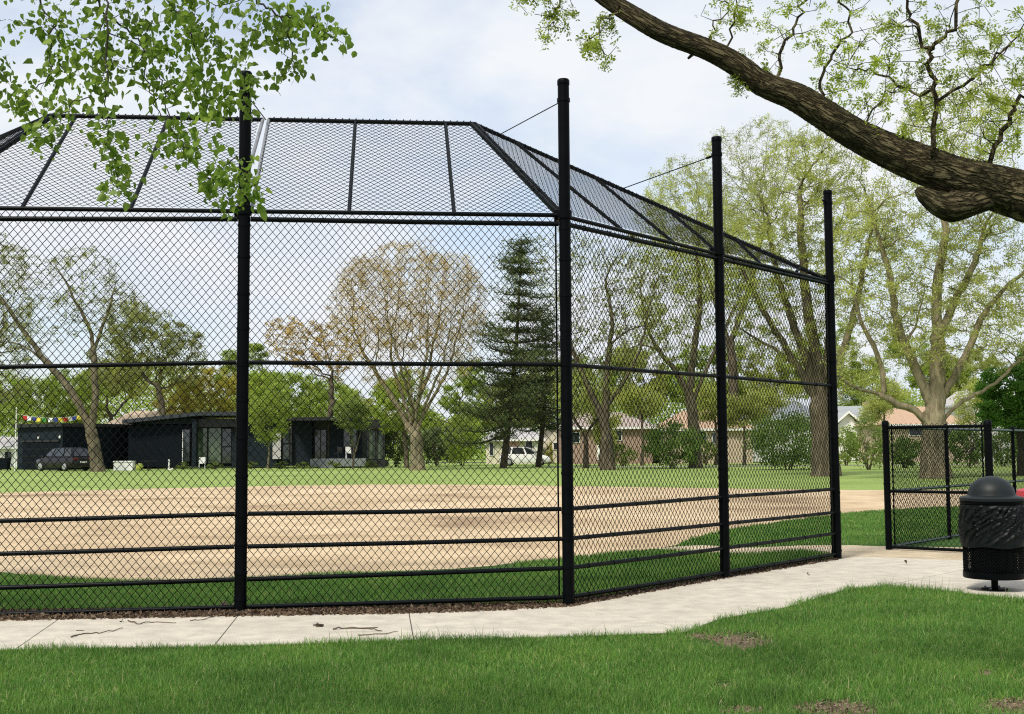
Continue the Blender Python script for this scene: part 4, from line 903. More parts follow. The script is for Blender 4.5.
for sx in (-1, 1): MB().tube([(b[0] + sx * .36, b[1] + .36, .1), (b[0] + sx * .42, b[1] + .36, .1)], .1, 12).build('wheel', M['tyre'], t)
# bunting
Yb = 96.0
pw_ = rnd(15, 469, Yb); t = thing('flag_pole', 'thin white pole holding one end of the flag string', 'pole', pw_)
zt = W(15, 409, Yb)[2]
MB().lathe(pw_, [(.05, 0), (.04, zt)], 8).build('pole_shaft', M['white'], t, True); MB().lathe(pw_ + Zt * zt, [(.05, 0), (.07, .06), (.02, .12)], 8).build('pole_cap', M['white'], t, True)
t = thing('flag_string', 'string of small coloured flags strung from the white pole to the leaning tree', 'bunting', W(50, 416, Yb))
pa, pb = W(15, 413.5, Yb), W(86, 414, Yb); s_ = np.linspace(0, 1, 30); cat_ = np.array([pa + (pb - pa) * q + Zt * (-.55 * 4 * q * (1 - q) * .6) for q in s_]); MB().tube(cat_, .012, 4).build('cord', M['white'], t)
FC = {'red': (0.55, 0.03, 0.03), 'white': (.8, .8, .8), 'blue': (.03, .05, .25), 'yellow': (.75, .6, .06), 'green': (.05, .3, .06)}
for k in FC: M['flag_' + k] = mat('flag_' + k, FC[k], .8, .05)
for i, k in enumerate(['red', 'white', 'blue', 'yellow', 'green', 'white', 'blue', 'yellow', 'red', 'white', 'blue', 'yellow']):
    q = .14 + i * .067 + (.03 if i > 4 else 0); c = pa + (pb - pa) * q + Zt * (-.55 * 4 * q * (1 - q) * .6 - .01); sw = RNG.uniform(-.12, .12)
    MB().prism([c + np.array([-.17, 0, 0]), c + np.array([.17, 0, 0]), c + np.array([.15 + sw * .3, sw, -.31]), c + np.array([-.15 + sw * .3, sw, -.33])], (0, .012, 0)).build('flag', M['flag_' + k], t)
M['polewood'] = mat('weathered_pole', (0.36, 0.35, 0.33), .9, .2, 3)
for px, yt, lab in ((39, 388, 'pale utility pole behind the flag string'), (649, 392, 'pale utility pole behind the pink roofed brick house')):
    b = rnd(px, 462, 138); z = W(px, yt, 138)[2]; t = thing('utility_pole', lab, 'pole', b)
    MB().lathe(b, [(.16, -.2), (.11, z)], 10).build('pole_shaft', M['polewood'], t, True); MB().box((b[0] - .9, b[1] - .06, z - .75), (b[0] + .9, b[1] + .06, z - .62)).build('crossarm', M['polewood'], t)

# ------------------------------------------------------------------ trash can, its bag, the red bin
M['canplastic'] = mat('dark_green_black_plastic', (0.009, 0.0125, 0.0135), 0.5, 0.25, 5, spec=0.25, bmp=0.05, bscale=60, bdist=0.003)
M['bag'] = mat('black_plastic_bag', (0.004, 0.0058, 0.0062), 0.42, 0.2, 5, spec=0.16)
cb = G(995, 591.5); cz = .019; S_ = cb[1] / F
RC = 28.8 * S_; zof = lambda py: W(992, py, cb[1])[2]
t = thing('trash_can', 'round black steel trash can with a domed lid on the sidewalk edge', 'trash can', (cb[0], cb[1], cz))
c3 = np.array([cb[0], cb[1], 0.0]); zb, zt_, zbag, zrim = zof(576.5), zof(545), zof(501), zof(498)
V, Fq = lattice(np.zeros(3), np.array([1., 0, 0]), np.array([0, 0, 1.]), [(0, 0), (2 * math.pi * RC, 0), (2 * math.pi * RC, zbag - zb - .05), (0, zbag - zb - .05)], .0042, 2 * math.pi * RC / 62, .034)
ang_ = V[:, 0] / RC; rad_ = RC - .006 + V[:, 1]
V = np.stack([c3[0] + rad_ * np.cos(ang_), c3[1] + rad_ * np.sin(ang_), zb + .03 + V[:, 2]], 1)
bigmesh('basket_mesh', V, [Fq], M['steel'], t)
MB().lathe(c3 + Zt * zb, [(RC * .3, -.012), (RC, -.01), (RC + .006, 0), (RC + .006, .05), (RC - .008, .055), (RC - .02, .02), (RC * .3, .01)], 48).build('base_pan', M['steel'], t, True)
for a in np.arange(4) * math.pi / 2 + .4:
    p = c3 + np.array([math.cos(a) * (RC - .018), math.sin(a) * (RC - .018), 0]); MB().box((p[0] - .015, p[1] - .015, zb + .04), (p[0] + .015, p[1] + .015, zbag - .01)).build('upright', M['steel'], t)
MB().lathe(c3 + Zt * zbag, [(RC - .03, -.03), (RC + .008, -.03), (RC + .012, -.024), (RC + .012, .0), (RC - .03, .004)], 48).build('top_band', M['steel'], t, True)
zd_ = zof(498.5); RD = 22.2 * S_; hd = zof(476.5) - zd_
prof = [(RC + .004, -.028), (RC + .016, -.026), (RC + .018, .0), (RC + .006, .012), (RD + .03, .02), (RD + .004, .03)] + [(RD * math.cos(a) , .03 + (hd - .03) * math.sin(a)) for a in np.linspace(.08, math.pi / 2 - .04, 14)]
MB().lathe(c3 + Zt * (zd_ + .006), prof, 48).build('dome_lid', M['canplastic'], t, True)
MB().lathe(c3, [(.034, cz + .012), (.034, zb - .012)], 16).build('pole_leg', M['steel'], t, True)
MB().lathe(c3, [(.13, cz), (.13, cz + .012), (.05, cz + .014)], 20).build('base_plate', M['steel'], t, True)
for a in np.arange(4) * math.pi / 2 + .78: MB().lathe(c3 + np.array([math.cos(a) * .1, math.sin(a) * .1, cz + .013]), [(.013, 0), (.013, .014), (.006, .02)], 8).build('anchor_bolt', M['galv'], t, True)
nb, nz = 150, 40; zz = np.linspace(zt_ - .01, zbag - .034, nz); AA = np.linspace(0, 2 * math.pi, nb, endpoint=False)
A2, Z2 = np.meshgrid(AA, zz); u = A2 * 3 + Z2 * 9
def wave(a, z, s): 
    r = np.random.default_rng(s); o = np.zeros_like(a)
    for k in range(26):
        fa, fz, ph = int(r.integers(2, 12)), r.uniform(-34, -6), r.uniform(0, 6.28); wgt = np.clip(np.sin(a * int(r.integers(1, 4)) + r.uniform(0, 6.28)) * np.sin(z * r.uniform(4, 11) + r.uniform(0, 6.28)), 0, 1)
        o += (1 - np.abs(np.sin(a * fa + z * fz + ph))) ** 6 * wgt
    return o
wv = wave(A2, Z2, 5); wv = wv / wv.max(); env = np.clip((Z2 - zz[0]) / .12, .12, 1) * np.clip((zz[-1] - Z2) / .03, 0, 1)
RR = RC + .008 + .05 * wv * env + .006 * (1 - env) * (1 + .3 * np.sin(9 * A2))
V = np.stack([c3[0] + RR * np.cos(A2), c3[1] + RR * np.sin(A2), Z2 + .008 * np.sin(5 * A2) * (Z2 < zz[3])], -1).reshape(-1, 3)
i, k = np.meshgrid(np.arange(nb), np.arange(nz - 1)); Fq = np.stack([k * nb + i, k * nb + (i + 1) % nb, (k + 1) * nb + (i + 1) % nb, (k + 1) * nb + i], -1).reshape(-1, 4)
RI = RC - .035; inner = []; 
mb = MB(); mb.add(V, [tuple(f) for f in Fq]); 
bagroot = thing('trash_bag', 'crinkled black plastic bag folded over the rim of the round trash can', 'trash bag', (cb[0], cb[1], zt_))
mb.build('bag_cuff', M['bag'], bagroot, True)
MB().lathe(c3 + Zt * (zb + .03), [(RI * .4, .0), (RI * .74, .03), (RI * .8, .1), (RI + .004, zbag - zb - .07)], 40, True, False).build('bag_body', M['bag'], bagroot, True)
rb = G(1026, 573); rb[2] = 0; t = thing('red_bin', 'red plastic bin partly hidden behind the round trash can', 'bin', (rb[0], rb[1], .02))
M['redplastic'] = mat('faded_red_plastic', (0.36, 0.03, 0.04), .45, .15, 4)
rs = rb[1] / F; zr_ = W(1026, 488, rb[1])[2]; r3 = np.array([rb[0] + .13, rb[1], .02])
MB().lathe(r3, [(.13, 0), (.15, .02), (.175, zr_ - .16), (.18, zr_ - .14)], 28).build('bin_body', M['redplastic'], t, True); MB().lathe(r3, [(.19, zr_ - .135), (.195, zr_ - .1), (.19, zr_ - .05), (.12, zr_ - .02)], 28).build('lid', M['redplastic'], t, True)
MB().box((r3[0] - .10, r3[1] - .192, zr_ - .34), (r3[0] + .04, r3[1] - .172, zr_ - .23)).build('white_mark', M['white'], t)

# ------------------------------------------------------------------ near trees: hanging linden twigs, locust limb
def heart_leaves(P, size, droop=.8):
    n = len(P); d = RNG.normal(0, .55, (n, 3)); d[:, 2] -= droop; d /= np.linalg.norm(d, axis=1, keepdims=True)
    q = RNG.normal(0, 1, (n, 3)); s = np.cross(d, q); s /= np.linalg.norm(s, axis=1, keepdims=True); nn = np.cross(d, s)
    L = (size * RNG.uniform(.4, 1.4, n))[:, None]; fold = RNG.uniform(-.1, .5, (n, 1))
    st = P + d * L * .25
    V = [st, st + s * L * .36 + d * L * .1 + nn * L * fold, st + s * L * .36 + d * L * .5 + nn * L * fold, st + d * L * 1.05 + nn * L * .06, st - s * L * .36 + d * L * .5 + nn * L * fold, st - s * L * .36 + d * L * .1 + nn * L * fold]
    V = np.stack(V, 1).reshape(-1, 3); o = (np.arange(n) * 6)[:, None]
    return V, np.concatenate([o + np.array([0, 1, 2, 3]), o + np.array([0, 3, 4, 5])])
YL = 5.0
root = np.array([-5.2, 3.6, 0.0])
t = thing('linden_tree', 'linden tree whose thin twigs of fresh green leaves hang down before the overhang', 'tree', root)
def pp(l, Y=YL): return [W(q[0], q[1], Y + (q[2] if len(q) > 2 else 0)) for q in l]
mainl = [root - Zt * .1, root + np.array([.1, .05, 2.0]), root + np.array([.35, .2, 3.6]), root + np.array([1.6, .7, 4.6]), W(-40, -120, YL), W(130, -95, YL), W(300, -70, YL)]
def addl(nodes, par, line):
    D = [np.linalg.norm(np.array(n_) - line[0]) for n_ in nodes] if nodes else []
    prev = int(np.argmin(D)) if nodes else -1
    for p in (line[1:] if nodes else line): nodes.append(p); par.append(prev); prev = len(nodes) - 1
nodes, par = [], []
addl(nodes, par, smooth_line(mainl, 8, .01))
tw = [[(90, -95), (97, 0), (126, 30, .1), (150, 56, .1), (163, 90, .1), (168, 118, .1), (186, 146, .1), (204, 176, .1), (238, 206, .1)],
      [(60, -100), (103, -6, -.2), (107, 55, -.2), (106, 112, -.2), (110, 150, -.2), (121, 192, -.2)], [(106, 75, -.2), (88, 96, -.2), (66, 108, -.15), (40, 138, -.1)],
      [(140, -92), (162, -8, .2), (190, 20, .2), (216, 46, .25), (238, 62, .3), (258, 66, .3)], [(190, 20, .2), (196, 55, .2), (206, 92, .2), (214, 112, .2)],
      [(230, -80), (252, -8, .1), (278, 14, .1), (304, 22, .1), (344, 44, .1)], [(280, 14, .1), (290, 40, .1), (296, 70, .1)], [(10, -105), (36, -8, .1), (54, 24, .1), (60, 42, .1)], [(54, 24, .1), (50, 55, .1), (52, 75, .1), (30, 92, .1)],
      [(-40, -120), (-8, 40, .1), (2, 72, .1), (20, 98, .1)], [(140, 50, .1), (146, 80, .1), (160, 110, .0), (178, 140, 0), (190, 150, 0)], [(230, 60, .3), (244, 90, .3), (252, 110, .3)], [(200, 175, .1), (215, 180, .1), (236, 160, .1), (258, 190, .1)]]
for l in tw: addl(nodes, par, smooth_line(pp(l), 7, .006))
ell = [(150, 30, 75, 45), (175, 65, 45, 35), (215, 85, 26, 30), (235, 25, 55, 28), (310, 25, 35, 28), (60, 15, 45, 22), (95, 60, 40, 22), (45, 110, 25, 22, .6), (165, 125, 32, 18), (120, 165, 10, 26), (190, 150, 30, 16), (230, 185, 20, 22), (20, 90, 16, 20, .6), (248, 175, 10, 20), (-40, 20, 40, 60), (20, 12, 40, 22), (95, 5, 60, 20), (200, 0, 60, 16), (130, -50, 150, 30), (-150, -40, 100, 60, .5)]
att = blob_points(ell, YL, 900, .1, .9)
NP, pr = colonize(nodes, par, att, .05, .55, .055, 60, -.15, .35)
lx, ly = PX(NP); inview = (ly > -85) & (NP[:, 1] > 4)
polys, rads, r, leaf = skeleton_chains(NP, pr, .17, .0012, .3)
rads = [np.where((PX(p_)[1] > -70) & (p_[:, 1] > 4), np.minimum(q_, .0022 + .0042 * np.clip((120 - PX(p_)[1]) / 200, 0, 1)), np.minimum(q_, .17)) for p_, q_ in zip(polys, rads)]
V, Fq = tubes(polys, rads, lambda q: 12 if q > .05 else 5); bigmesh('trunk', V, [Fq], M['twig'], t, True)
tips = NP[(r < .006) & (NP[:, 1] > 4)]; qx, qy = PX(tips)
wgt = RNG.gamma(.7, 1, len(tips)) + .06; wgt /= wgt.sum()
P_ = tips[RNG.choice(len(tips), 4300, p=wgt)] + RNG.normal(0, .034, (4300, 3))
V, Fq = heart_leaves(P_, .032); bigmesh('crown', V, [Fq], LF['linden'], t)

# the locust limb
lp = [(1500, 420, -.5), (1400, 360, -.45), (1250, 275, -.3), (1120, 226, -.15), (1024, 197), (985, 186), (945, 174), (900, 156), (858, 136), (820, 112), (795, 97), (762, 84), (738, 66), (708, 50), (668, 35), (640, 20), (600, -6, .1), (560, -40, .2), (520, -62, .3), (470, -90, .4)]
lw = [40, 38, 34, 30, 27, 25.5, 21.5, 19.5, 17.5, 16, 15.5, 14, 12.5, 11.5, 11.5, 10.5, 9.5, 8, 6, 3]
YQ = 6.4
tb = np.array([5.6, 5.6, 0]); t = thing('honey_locust_tree', 'honey locust tree sending a thick furrowed limb over the lawn and backstop', 'tree', tb)
limb = np.array(pp(lp, YQ)); lr = np.array(lw) * .93 * YQ / F
kk = 7; LL = smooth_line(limb, kk); lr2 = np.interp(np.linspace(0, len(lr) - 1, len(LL)), np.arange(len(lr)), lr); lr2 = lr2 * (1 + .03 * np.sin(np.arange(len(LL)) * .31))
trunk = smooth_line([tb - Zt * .2, tb + Zt * .7, tb + np.array([-.05, .1, 1.3]), limb[0] + np.array([.12, -.02, -.25]), np.array([5.7, 5.9, 4.0]), np.array([6.1, 6.2, 6.5])], 8)
BK = []
def bark_tube(P, rr, n=48):
    A, B = frames(P); a = np.arange(n) * 2 * math.pi / n; L = np.concatenate([[0], np.cumsum(np.linalg.norm(np.diff(P, axis=0), axis=1))])
    rg = np.zeros((len(P), n))
    for k in range(14):
        m_ = int(RNG.integers(2, 11)); rg += np.sin(a[None] * m_ + RNG.uniform(0, 6) + .8 * np.sin(L[:, None] * RNG.uniform(.6, 2.2) + RNG.uniform(0, 6))) * RNG.uniform(.3, 1) / m_ ** .6
    for k in range(8): rg += .25 * np.sin(L[:, None] * RNG.uniform(1.5, 6) + RNG.uniform(0, 6) + a[None] * int(RNG.integers(0, 3)))
    rg = rg / np.abs(rg).max()
    R_ = rr[:, None] * (1 + .10 * rg + RNG.normal(0, .012, rg.shape))
    aw_ = np.minimum(a, 2 * math.pi - a); BK.append(np.stack([np.broadcast_to(np.cos(a)[None], rg.shape) * rr.mean(), np.broadcast_to(np.sin(a)[None], rg.shape) * rr.mean(), np.broadcast_to(L[:, None], rg.shape)], -1).reshape(-1, 3))
    V = P[:, None] + R_[..., None] * (A[:, None] * np.cos(a)[None, :, None] + B[:, None] * np.sin(a)[None, :, None])
    k = np.arange(len(P) - 1)[:, None]; i = np.arange(n)[None]; j = (i + 1) % n
    return V.reshape(-1, 3), np.stack(np.broadcast_arrays(k * n + i, k * n + j, (k + 1) * n + j, (k + 1) * n + i), -1).reshape(-1, 4)
def dens(P, rr, m):
    s = np.linspace(0, len(P) - 1, len(P) * m); return np.stack([np.interp(s, np.arange(len(P)), P[:, i]) for i in range(3)], 1), np.interp(s, np.arange(len(P)), rr)
Pd, Rd = dens(LL, lr2, 3)
parts = [bark_tube(Pd, Rd)]
tr_r = np.interp(np.arange(len(trunk)), [0, 4, 12, 24, len(trunk) - 1], [.5, .36, .33, .3, .12]); parts.append(bark_tube(*dens(trunk, tr_r, 3)))
kn = smooth_line(pp([(1000, 198, -.02), (975, 203, -.05), (952, 207, -.07), (934, 201, -.06), (916, 189, -.05)], YQ), 6); parts.append(bark_tube(*dens(kn, np.interp(np.arange(len(kn)), [0, 6, 12, 17, 21, 24], [.04, .06, .075, .06, .04, .012]), 2), 20))
kb = smooth_line(pp([(958, 196, .0), (950, 208, -.05), (944, 220, -.06)], YQ), 6); parts.append(bark_tube(*dens(kb, np.interp(np.arange(len(kb)), [0, 6, 10, 12], [.075, .06, .035, .012]), 2), 20))
for a0, a1, rr in (((832, 120), (830, 103), .022), ((898, 152), (893, 140), .03), ((696, 51), (688, 58.5), .012)):
    s0, s1 = pp([a0, a1], YQ); parts.append(bark_tube(np.linspace(s0, s1, 6), np.linspace(rr, rr * .55, 6), 12))
off, VV, FF = 0, [], []
for v, f in parts: VV.append(v); FF.append(f + off); off += len(v)
nodes, par = [], []
addl(nodes, par, smooth_line(limb[2:], 5))
tw = [[(775, 88), (784, 45), (800, 15), (815, -20)], [(820, 110), (827, 65), (850, 30), (842, -10)], [(932, 165, -.1), (936, 100, -.1), (931, 52, -.1), (955, 20, -.1), (960, -30, -.1)], [(931, 52, -.1), (912, 20, -.05), (900, -15)], [(935, 100, -.1), (970, 78, -.1), (1010, 45, -.1), (1030, 15, -.1)],
      [(724, 58), (732, 25), (742, -15)], [(700, 46), (720, 20), (735, 0)], [(925, 100, .1), (895, 80, .1), (860, 70, .15), (840, 55, .15)], [(985, 180), (1000, 130), (1020, 100), (1045, 70)], [(860, 130, .1), (880, 100, .2), (905, 90, .2)],
      [(620, 5), (606, 18), (598, 30), (590, 45), (612, 62)], [(575, -30), (560, 2), (552, 20), (545, 38)], [(560, -40), (535, -10), (518, 3)], [(735, 70), (736, 80), (740, 90)]]
for l in tw: addl(nodes, par, smooth_line(pp(l, YQ), 6, .012))
ell = [(950, 60, 85, 65), (960, 130, 75, 38, 1.3), (860, 60, 50, 55), (800, 25, 40, 30), (1000, 100, 40, 50), (880, 110, 40, 25), (730, 10, 30, 22), (600, 35, 20, 26, .5), (555, 15, 32, 20, .6), (1090, 120, 60, 90), (760, 60, 20, 20, .5), (880, -40, 140, 40, .7), (560, -50, 60, 30)]
att = blob_points(ell, YQ, 2300, .1, 1.1)
NP, pr = colonize(nodes, par, att, .075, .8, .075, 60, .08, .13)
polys, rads, r, leaf = skeleton_chains(NP, pr, .035, .0019, .2)
rads = [np.minimum(q_, .013) for q_ in rads]
qn = len(smooth_line(limb[2:], 5))
V, Fq = tubes(polys, rads, lambda q: 6); VV.append(V); FF.append(Fq + off); BK.append(V * .5)
ob = bigmesh('trunk', np.vstack(VV), [np.vstack(FF)], M['bark_limb'], t, True)
at = ob.data.attributes.new('grain', 'FLOAT_VECTOR', 'POINT'); at.data.foreach_set('vector', np.vstack(BK).astype(np.float32).ravel())
idx = np.arange(len(NP)); tips = NP[(r < .0056) & (idx >= qn)]
def pinnate(P, n, length=.05, pairs=4):
    wg = RNG.gamma(.8, 1, len(P)); wg /= wg.sum()
    base = P[RNG.choice(len(P), n, p=wg)] + RNG.normal(0, .009, (n, 3)); d = RNG.normal(0, 1, (n, 3)); d[:, 2] = d[:, 2] * .8 - .1; d /= np.linalg.norm(d, axis=1, keepdims=True)
    s = np.cross(d, RNG.normal(0, 1, (n, 3)) + np.array([0, 0, 1.2])); s /= np.linalg.norm(s, axis=1, keepdims=True); L = length * RNG.uniform(.4, 1.5, n)[:, None]; out = []
    for k in range(pairs):
        f = (k + .5 + RNG.uniform(-.2, .2, (n, 1))) / pairs; c = base + d * L * f - Zt * (.3 * L * f * f); w_ = L * .34 * RNG.uniform(.6, 1.2, (n, 1))
        for sg in (-1, 1):
            e = s * sg + d * .6 + RNG.normal(0, .35, (n, 3)); e /= np.linalg.norm(e, axis=1, keepdims=True); g = np.cross(e, np.cross(d, s)); g /= np.linalg.norm(g, axis=1, keepdims=True)
            out.append(np.stack([c, c + e * w_ * .55 + g * w_ * .28, c + e * w_ * 1.15, c + e * w_ * .55 - g * w_ * .28], 1))
    V = np.concatenate(out).reshape(-1, 3); return V, np.arange(len(V)).reshape(-1, 4)
V, Fq = pinnate(tips, 5600, .043); bigmesh('crown', V, [Fq], LF['locust'], t)

# ------------------------------------------------------------------ grass blades
ne = np.array(near_edge, float); fe = np.array([(p[0], p[1]) for p in far_edge[::-1]], float)
bare = [(738, 642, 34, 8.5), (702, 637, 16, 3.5), (727, 688, 11, 3), (843, 710, 46, 8), (741, 712, 22, 4), (983, 674, 11, 3), (1014, 709, 32, 9)]
def vnoise(x, y, s, seed):
    r_ = np.random.default_rng(seed); o = np.zeros_like(x)
    for k in range(5):
        a = r_.uniform(0, 6.28); f = s * r_.uniform(.6, 1.7); o += np.sin((x * math.cos(a) + y * math.sin(a)) * f + r_.uniform(0, 6.28))
    return o / 5
def blades(pos, hgt, wid, lean=.35):
    n = len(pos); a = RNG.uniform(0, 6.28, n); s = np.stack([np.cos(a), np.sin(a), np.zeros(n)], 1)
    b = RNG.uniform(0, 6.28, n); l = np.stack([np.cos(b), np.sin(b), np.zeros(n)], 1) * (np.abs(RNG.normal(0, lean, n)) * hgt)[:, None]
    w_ = wid[:, None] * s; up = Zt * hgt[:, None]
    V = np.stack([pos - w_, pos + w_, pos + w_ * .7 + up * .55 + l * .3, pos - w_ * .7 + up * .55 + l * .3, pos + up * .97 + l], 1).reshape(-1, 3)
    o = (np.arange(n) * 5)[:, None]
    return V, o + np.array([0, 1, 2, 3]), o + np.array([3, 2, 4])
gm, nt, b = newmat('grass_blade')
geo = N(nt, 'ShaderNodeNewGeometry'); r1 = ramp(nt, geo.outputs['Random Per Island'], [(0, (0.065, 0.165, 0.026)), (.5, (0.135, 0.30, 0.05)), (.9, (0.21, 0.37, 0.075)), (.96, (0.34, 0.38, 0.14)), (1, (0.48, 0.43, 0.24))])
nn = noise(nt, .9, 4, .6); r2 = ramp(nt, nn.outputs[0], [(.32, (.66, .70, .68)), (.5, (1, 1, 1)), (.72, (1.35, 1.2, 1.15))])
cc = mixc(nt, 1, r1.outputs[0], r2.outputs[0], 'MULTIPLY'); nt.links.new(cc, b.inputs['Base Color']); b.inputs['Roughness'].default_value = .5; b.inputs['Specular IOR Level'].default_value = .3
tl = N(nt, 'ShaderNodeBsdfTranslucent'); nt.links.new(cc, tl.inputs[0]); ms = N(nt, 'ShaderNodeMixShader'); ms.inputs[0].default_value = .45
nt.links.new(b.outputs[0], ms.inputs[1]); nt.links.new(tl.outputs[0], ms.inputs[2]); nt.links.new(ms.outputs[0], nt.nodes['Material Output'].inputs[0])
M['blade'] = gm; M['chips'] = leafmat('wood_chip', [(0.10, 0.07, 0.05), (0.30, 0.23, 0.16), (0.20, 0.15, 0.10), (0.42, 0.34, 0.25)], .1); M['straw'] = leafmat('dry_straw', [(0.30, 0.24, 0.12), (0.45, 0.38, 0.2), (0.25, 0.25, 0.09)], .3)
def field(x0, x1, y0, y1, dens_): n = int((x1 - x0) * (y1 - y0) * dens_); return np.stack([RNG.uniform(x0, x1, n), RNG.uniform(y0, y1, n), np.full(n, .004)], 1)
def lawn_near():
    P = np.vstack([field(-5.2, 6.2, 5.9, 9.6, 8200), field(1.2, 7.5, 9.6, 13.2, 5000)])
    qx, qy = PX(P); k = (qy > np.interp(qx, ne[:, 0], ne[:, 1]) - .6) & (qx > -240) & (qx < 1240); P, qx, qy = P[k], qx[k], qy[k]
    keep = np.ones(len(P))
    jx, jy = qx + 14 * vnoise(P[:, 0], P[:, 1], 9, 3), qy + 4 * vnoise(P[:, 0], P[:, 1], 11, 4)
    for cx, cy, rx, ry in bare: keep = np.minimum(keep, np.clip((((jx - cx) / rx) ** 2 + ((jy - cy) / ry) ** 2 - .1) * .55, 0.06, 1))
    keep *= np.clip(1.0 + .25 * vnoise(P[:, 0], P[:, 1], 5, 8), .5, 1); k = RNG.random(len(P)) < keep; P, qx, qy = P[k], qx[k], qy[k]
    edge = np.clip(1 - (qy - np.interp(qx, ne[:, 0], ne[:, 1])) / 9, 0, 1)
    n1 = vnoise(P[:, 0], P[:, 1], 2.2, 1); n2 = vnoise(P[:, 0], P[:, 1], 8, 2)
    h = (.042 + .016 * n1 + .014 * n2 + .02 * edge * (n2 > -.1)) * RNG.uniform(.5, 1.35, len(P)); tall = RNG.random(len(P)) < .012 * (1 + 3 * edge); h = np.where(tall, h * RNG.uniform(1.4, 2.1, len(P)), h)
    return P, np.maximum(h, .012), RNG.uniform(.0014, .0028, len(P))
P, h, wd = lawn_near(); V, f4, f3 = blades(P, h, wd, .55)
st = P[RNG.choice(len(P), 700)] + Zt * .02; a_ = RNG.uniform(0, 6.28, 700); L_ = RNG.uniform(.05, .16, 700)[:, None]; dd = np.stack([np.cos(a_), np.sin(a_), RNG.normal(0, .12, 700)], 1); ss = np.cross(dd, Zt) * .0018
SV = np.stack([st - ss, st + ss, st + dd * L_ + ss * .5, st + dd * L_ - ss * .5], 1).reshape(-1, 3); SV[:, 2] = np.maximum(SV[:, 2], .012)
tag(bigmesh('straw_litter', SV, [np.arange(2800).reshape(-1, 4)], M['straw']), 'dry straw and clippings scattered over the lawn grass', 'straw', kind='stuff')
tag(bigmesh('lawn_grass', V, [f4, f3], M['blade']), 'thick green lawn grass between the camera and the sidewalk', 'grass', kind='stuff')
soilpts = lambda c: smooth_line([G(c[0] + c[2] * math.cos(a) * RNG.uniform(.6, 1.15), c[1] + c[3] * math.sin(a) * RNG.uniform(.6, 1.15))[:2] for a in np.linspace(0, 2 * math.pi, 13)[:-1]], 3)
for i_, c in enumerate(bare): sheet('bare_ground', soilpts(c), .0035 + .0004 * i_, M['soil'])
CH = []
for c in bare:
    n = int(c[2] * c[3] * 1.6); rr_ = np.sqrt(RNG.random(n)) * 1.15; aa_ = RNG.uniform(0, 6.28, n)
    CH.append(np.array([G(c[0] + c[2] * q * math.cos(a), c[1] + c[3] * q * math.sin(a)) for q, a in zip(rr_, aa_)]))
CH = np.vstack(CH) + Zt * .011; V, Fq = leaf_quads(CH, .026, .25, .4)
tag(bigmesh('wood_chips', V, [Fq], M['chips']), 'small wood chips and crumbs of soil on the bare lawn spots', 'wood chips', kind='stuff')
# strip of grass behind the fence and beyond the gate gap
nl_ = np.array(near_l); 
def inside(P, poly):
    x, y = P[:, 0], P[:, 1]; c = np.zeros(len(P), bool); n = len(poly)
    for i in range(n):
        x1, y1 = poly[i]; x2, y2 = poly[(i + 1) % n]; t_ = ((y1 > y) != (y2 > y)) & (x < (x2 - x1) * (y - y1) / (y2 - y1 + 1e-12) + x1); c ^= t_
    return c
dirtpoly = np.vstack([near_l, wedge_l, far_l]); pathpoly = smooth_line(apath + [apath[0]], 4)[:-1]; apronpoly = np.array(apron)
P = np.vstack([field(-7.5, 3, 11.4, 14.6, 3600), field(0, 9.5, 12, 17.5, 2600), field(2.5, 15, 17.5, 30, 900)])
sgn = lambda P_, a, d: (P_[:, 0] - a[0]) * d[1] - (P_[:, 1] - a[1]) * d[0]      # > 0 on the camera's side of a line
bk = np.maximum(sgn(P, P2, dB), np.maximum(sgn(P, P2, dW), sgn(P, P0, dV)))
fold = vnoise(P[:, 0], P[:, 1], 3, 12) * .06
k = (bk < -.13 + fold) & ~inside(P + np.stack([vnoise(P[:, 0], P[:, 1], 6, 20), vnoise(P[:, 0], P[:, 1], 6, 21), np.zeros(len(P))], 1) * .12, dirtpoly) & ~inside(P, pathpoly) & ~inside(P, apronpoly); P = P[k]
d_ = P[:, 1] / 12; V, f4, f3 = blades(P, .05 * RNG.uniform(.5, 1.3, len(P)) * (1 + .2 * vnoise(P[:, 0], P[:, 1], 4, 6)), RNG.uniform(.002, .0034, len(P)) * d_, .5)
tag(bigmesh('infield_grass', V, [f4, f3], M['blade']), 'green grass growing between the backstop and the clay infield', 'grass', kind='stuff')

# brown litter along the foot of the fence
lit_px = [(-260, 631), (0, 623.5), (100, 621.5), (240, 619), (415, 616), (500, 613), (560, 609.5), (574, 608.5), (728, 580), (838, 561.5), (842, 557.5), (728, 574.5), (580, 600.5), (500, 603), (240, 609), (0, 612), (-260, 617)]
sheet('mulch_strip', gl(lit_px), .010, M['litter'])
lp_ = gl(lit_px); P = np.vstack([field(-7, 1.2, 10.4, 12, 1500), field(.4, 4.8, 11.2, 16.5, 900)]); P = P[inside(P, np.array(lp_))]
V, Fq = leaf_quads(P + Zt * .02 * RNG.uniform(.2, 1, (len(P), 1)), .05, .3, .55)
M['deadleaf'] = leafmat('dead_leaf', [(0.05, 0.032, 0.022), (0.12, 0.08, 0.055), (0.20, 0.15, 0.11), (0.08, 0.05, 0.037)], .15, .8)
tag(bigmesh('leaf_litter', V, [Fq], M['deadleaf']), 'brown dead leaves and mulch along the foot of the backstop', 'leaf litter', kind='stuff')
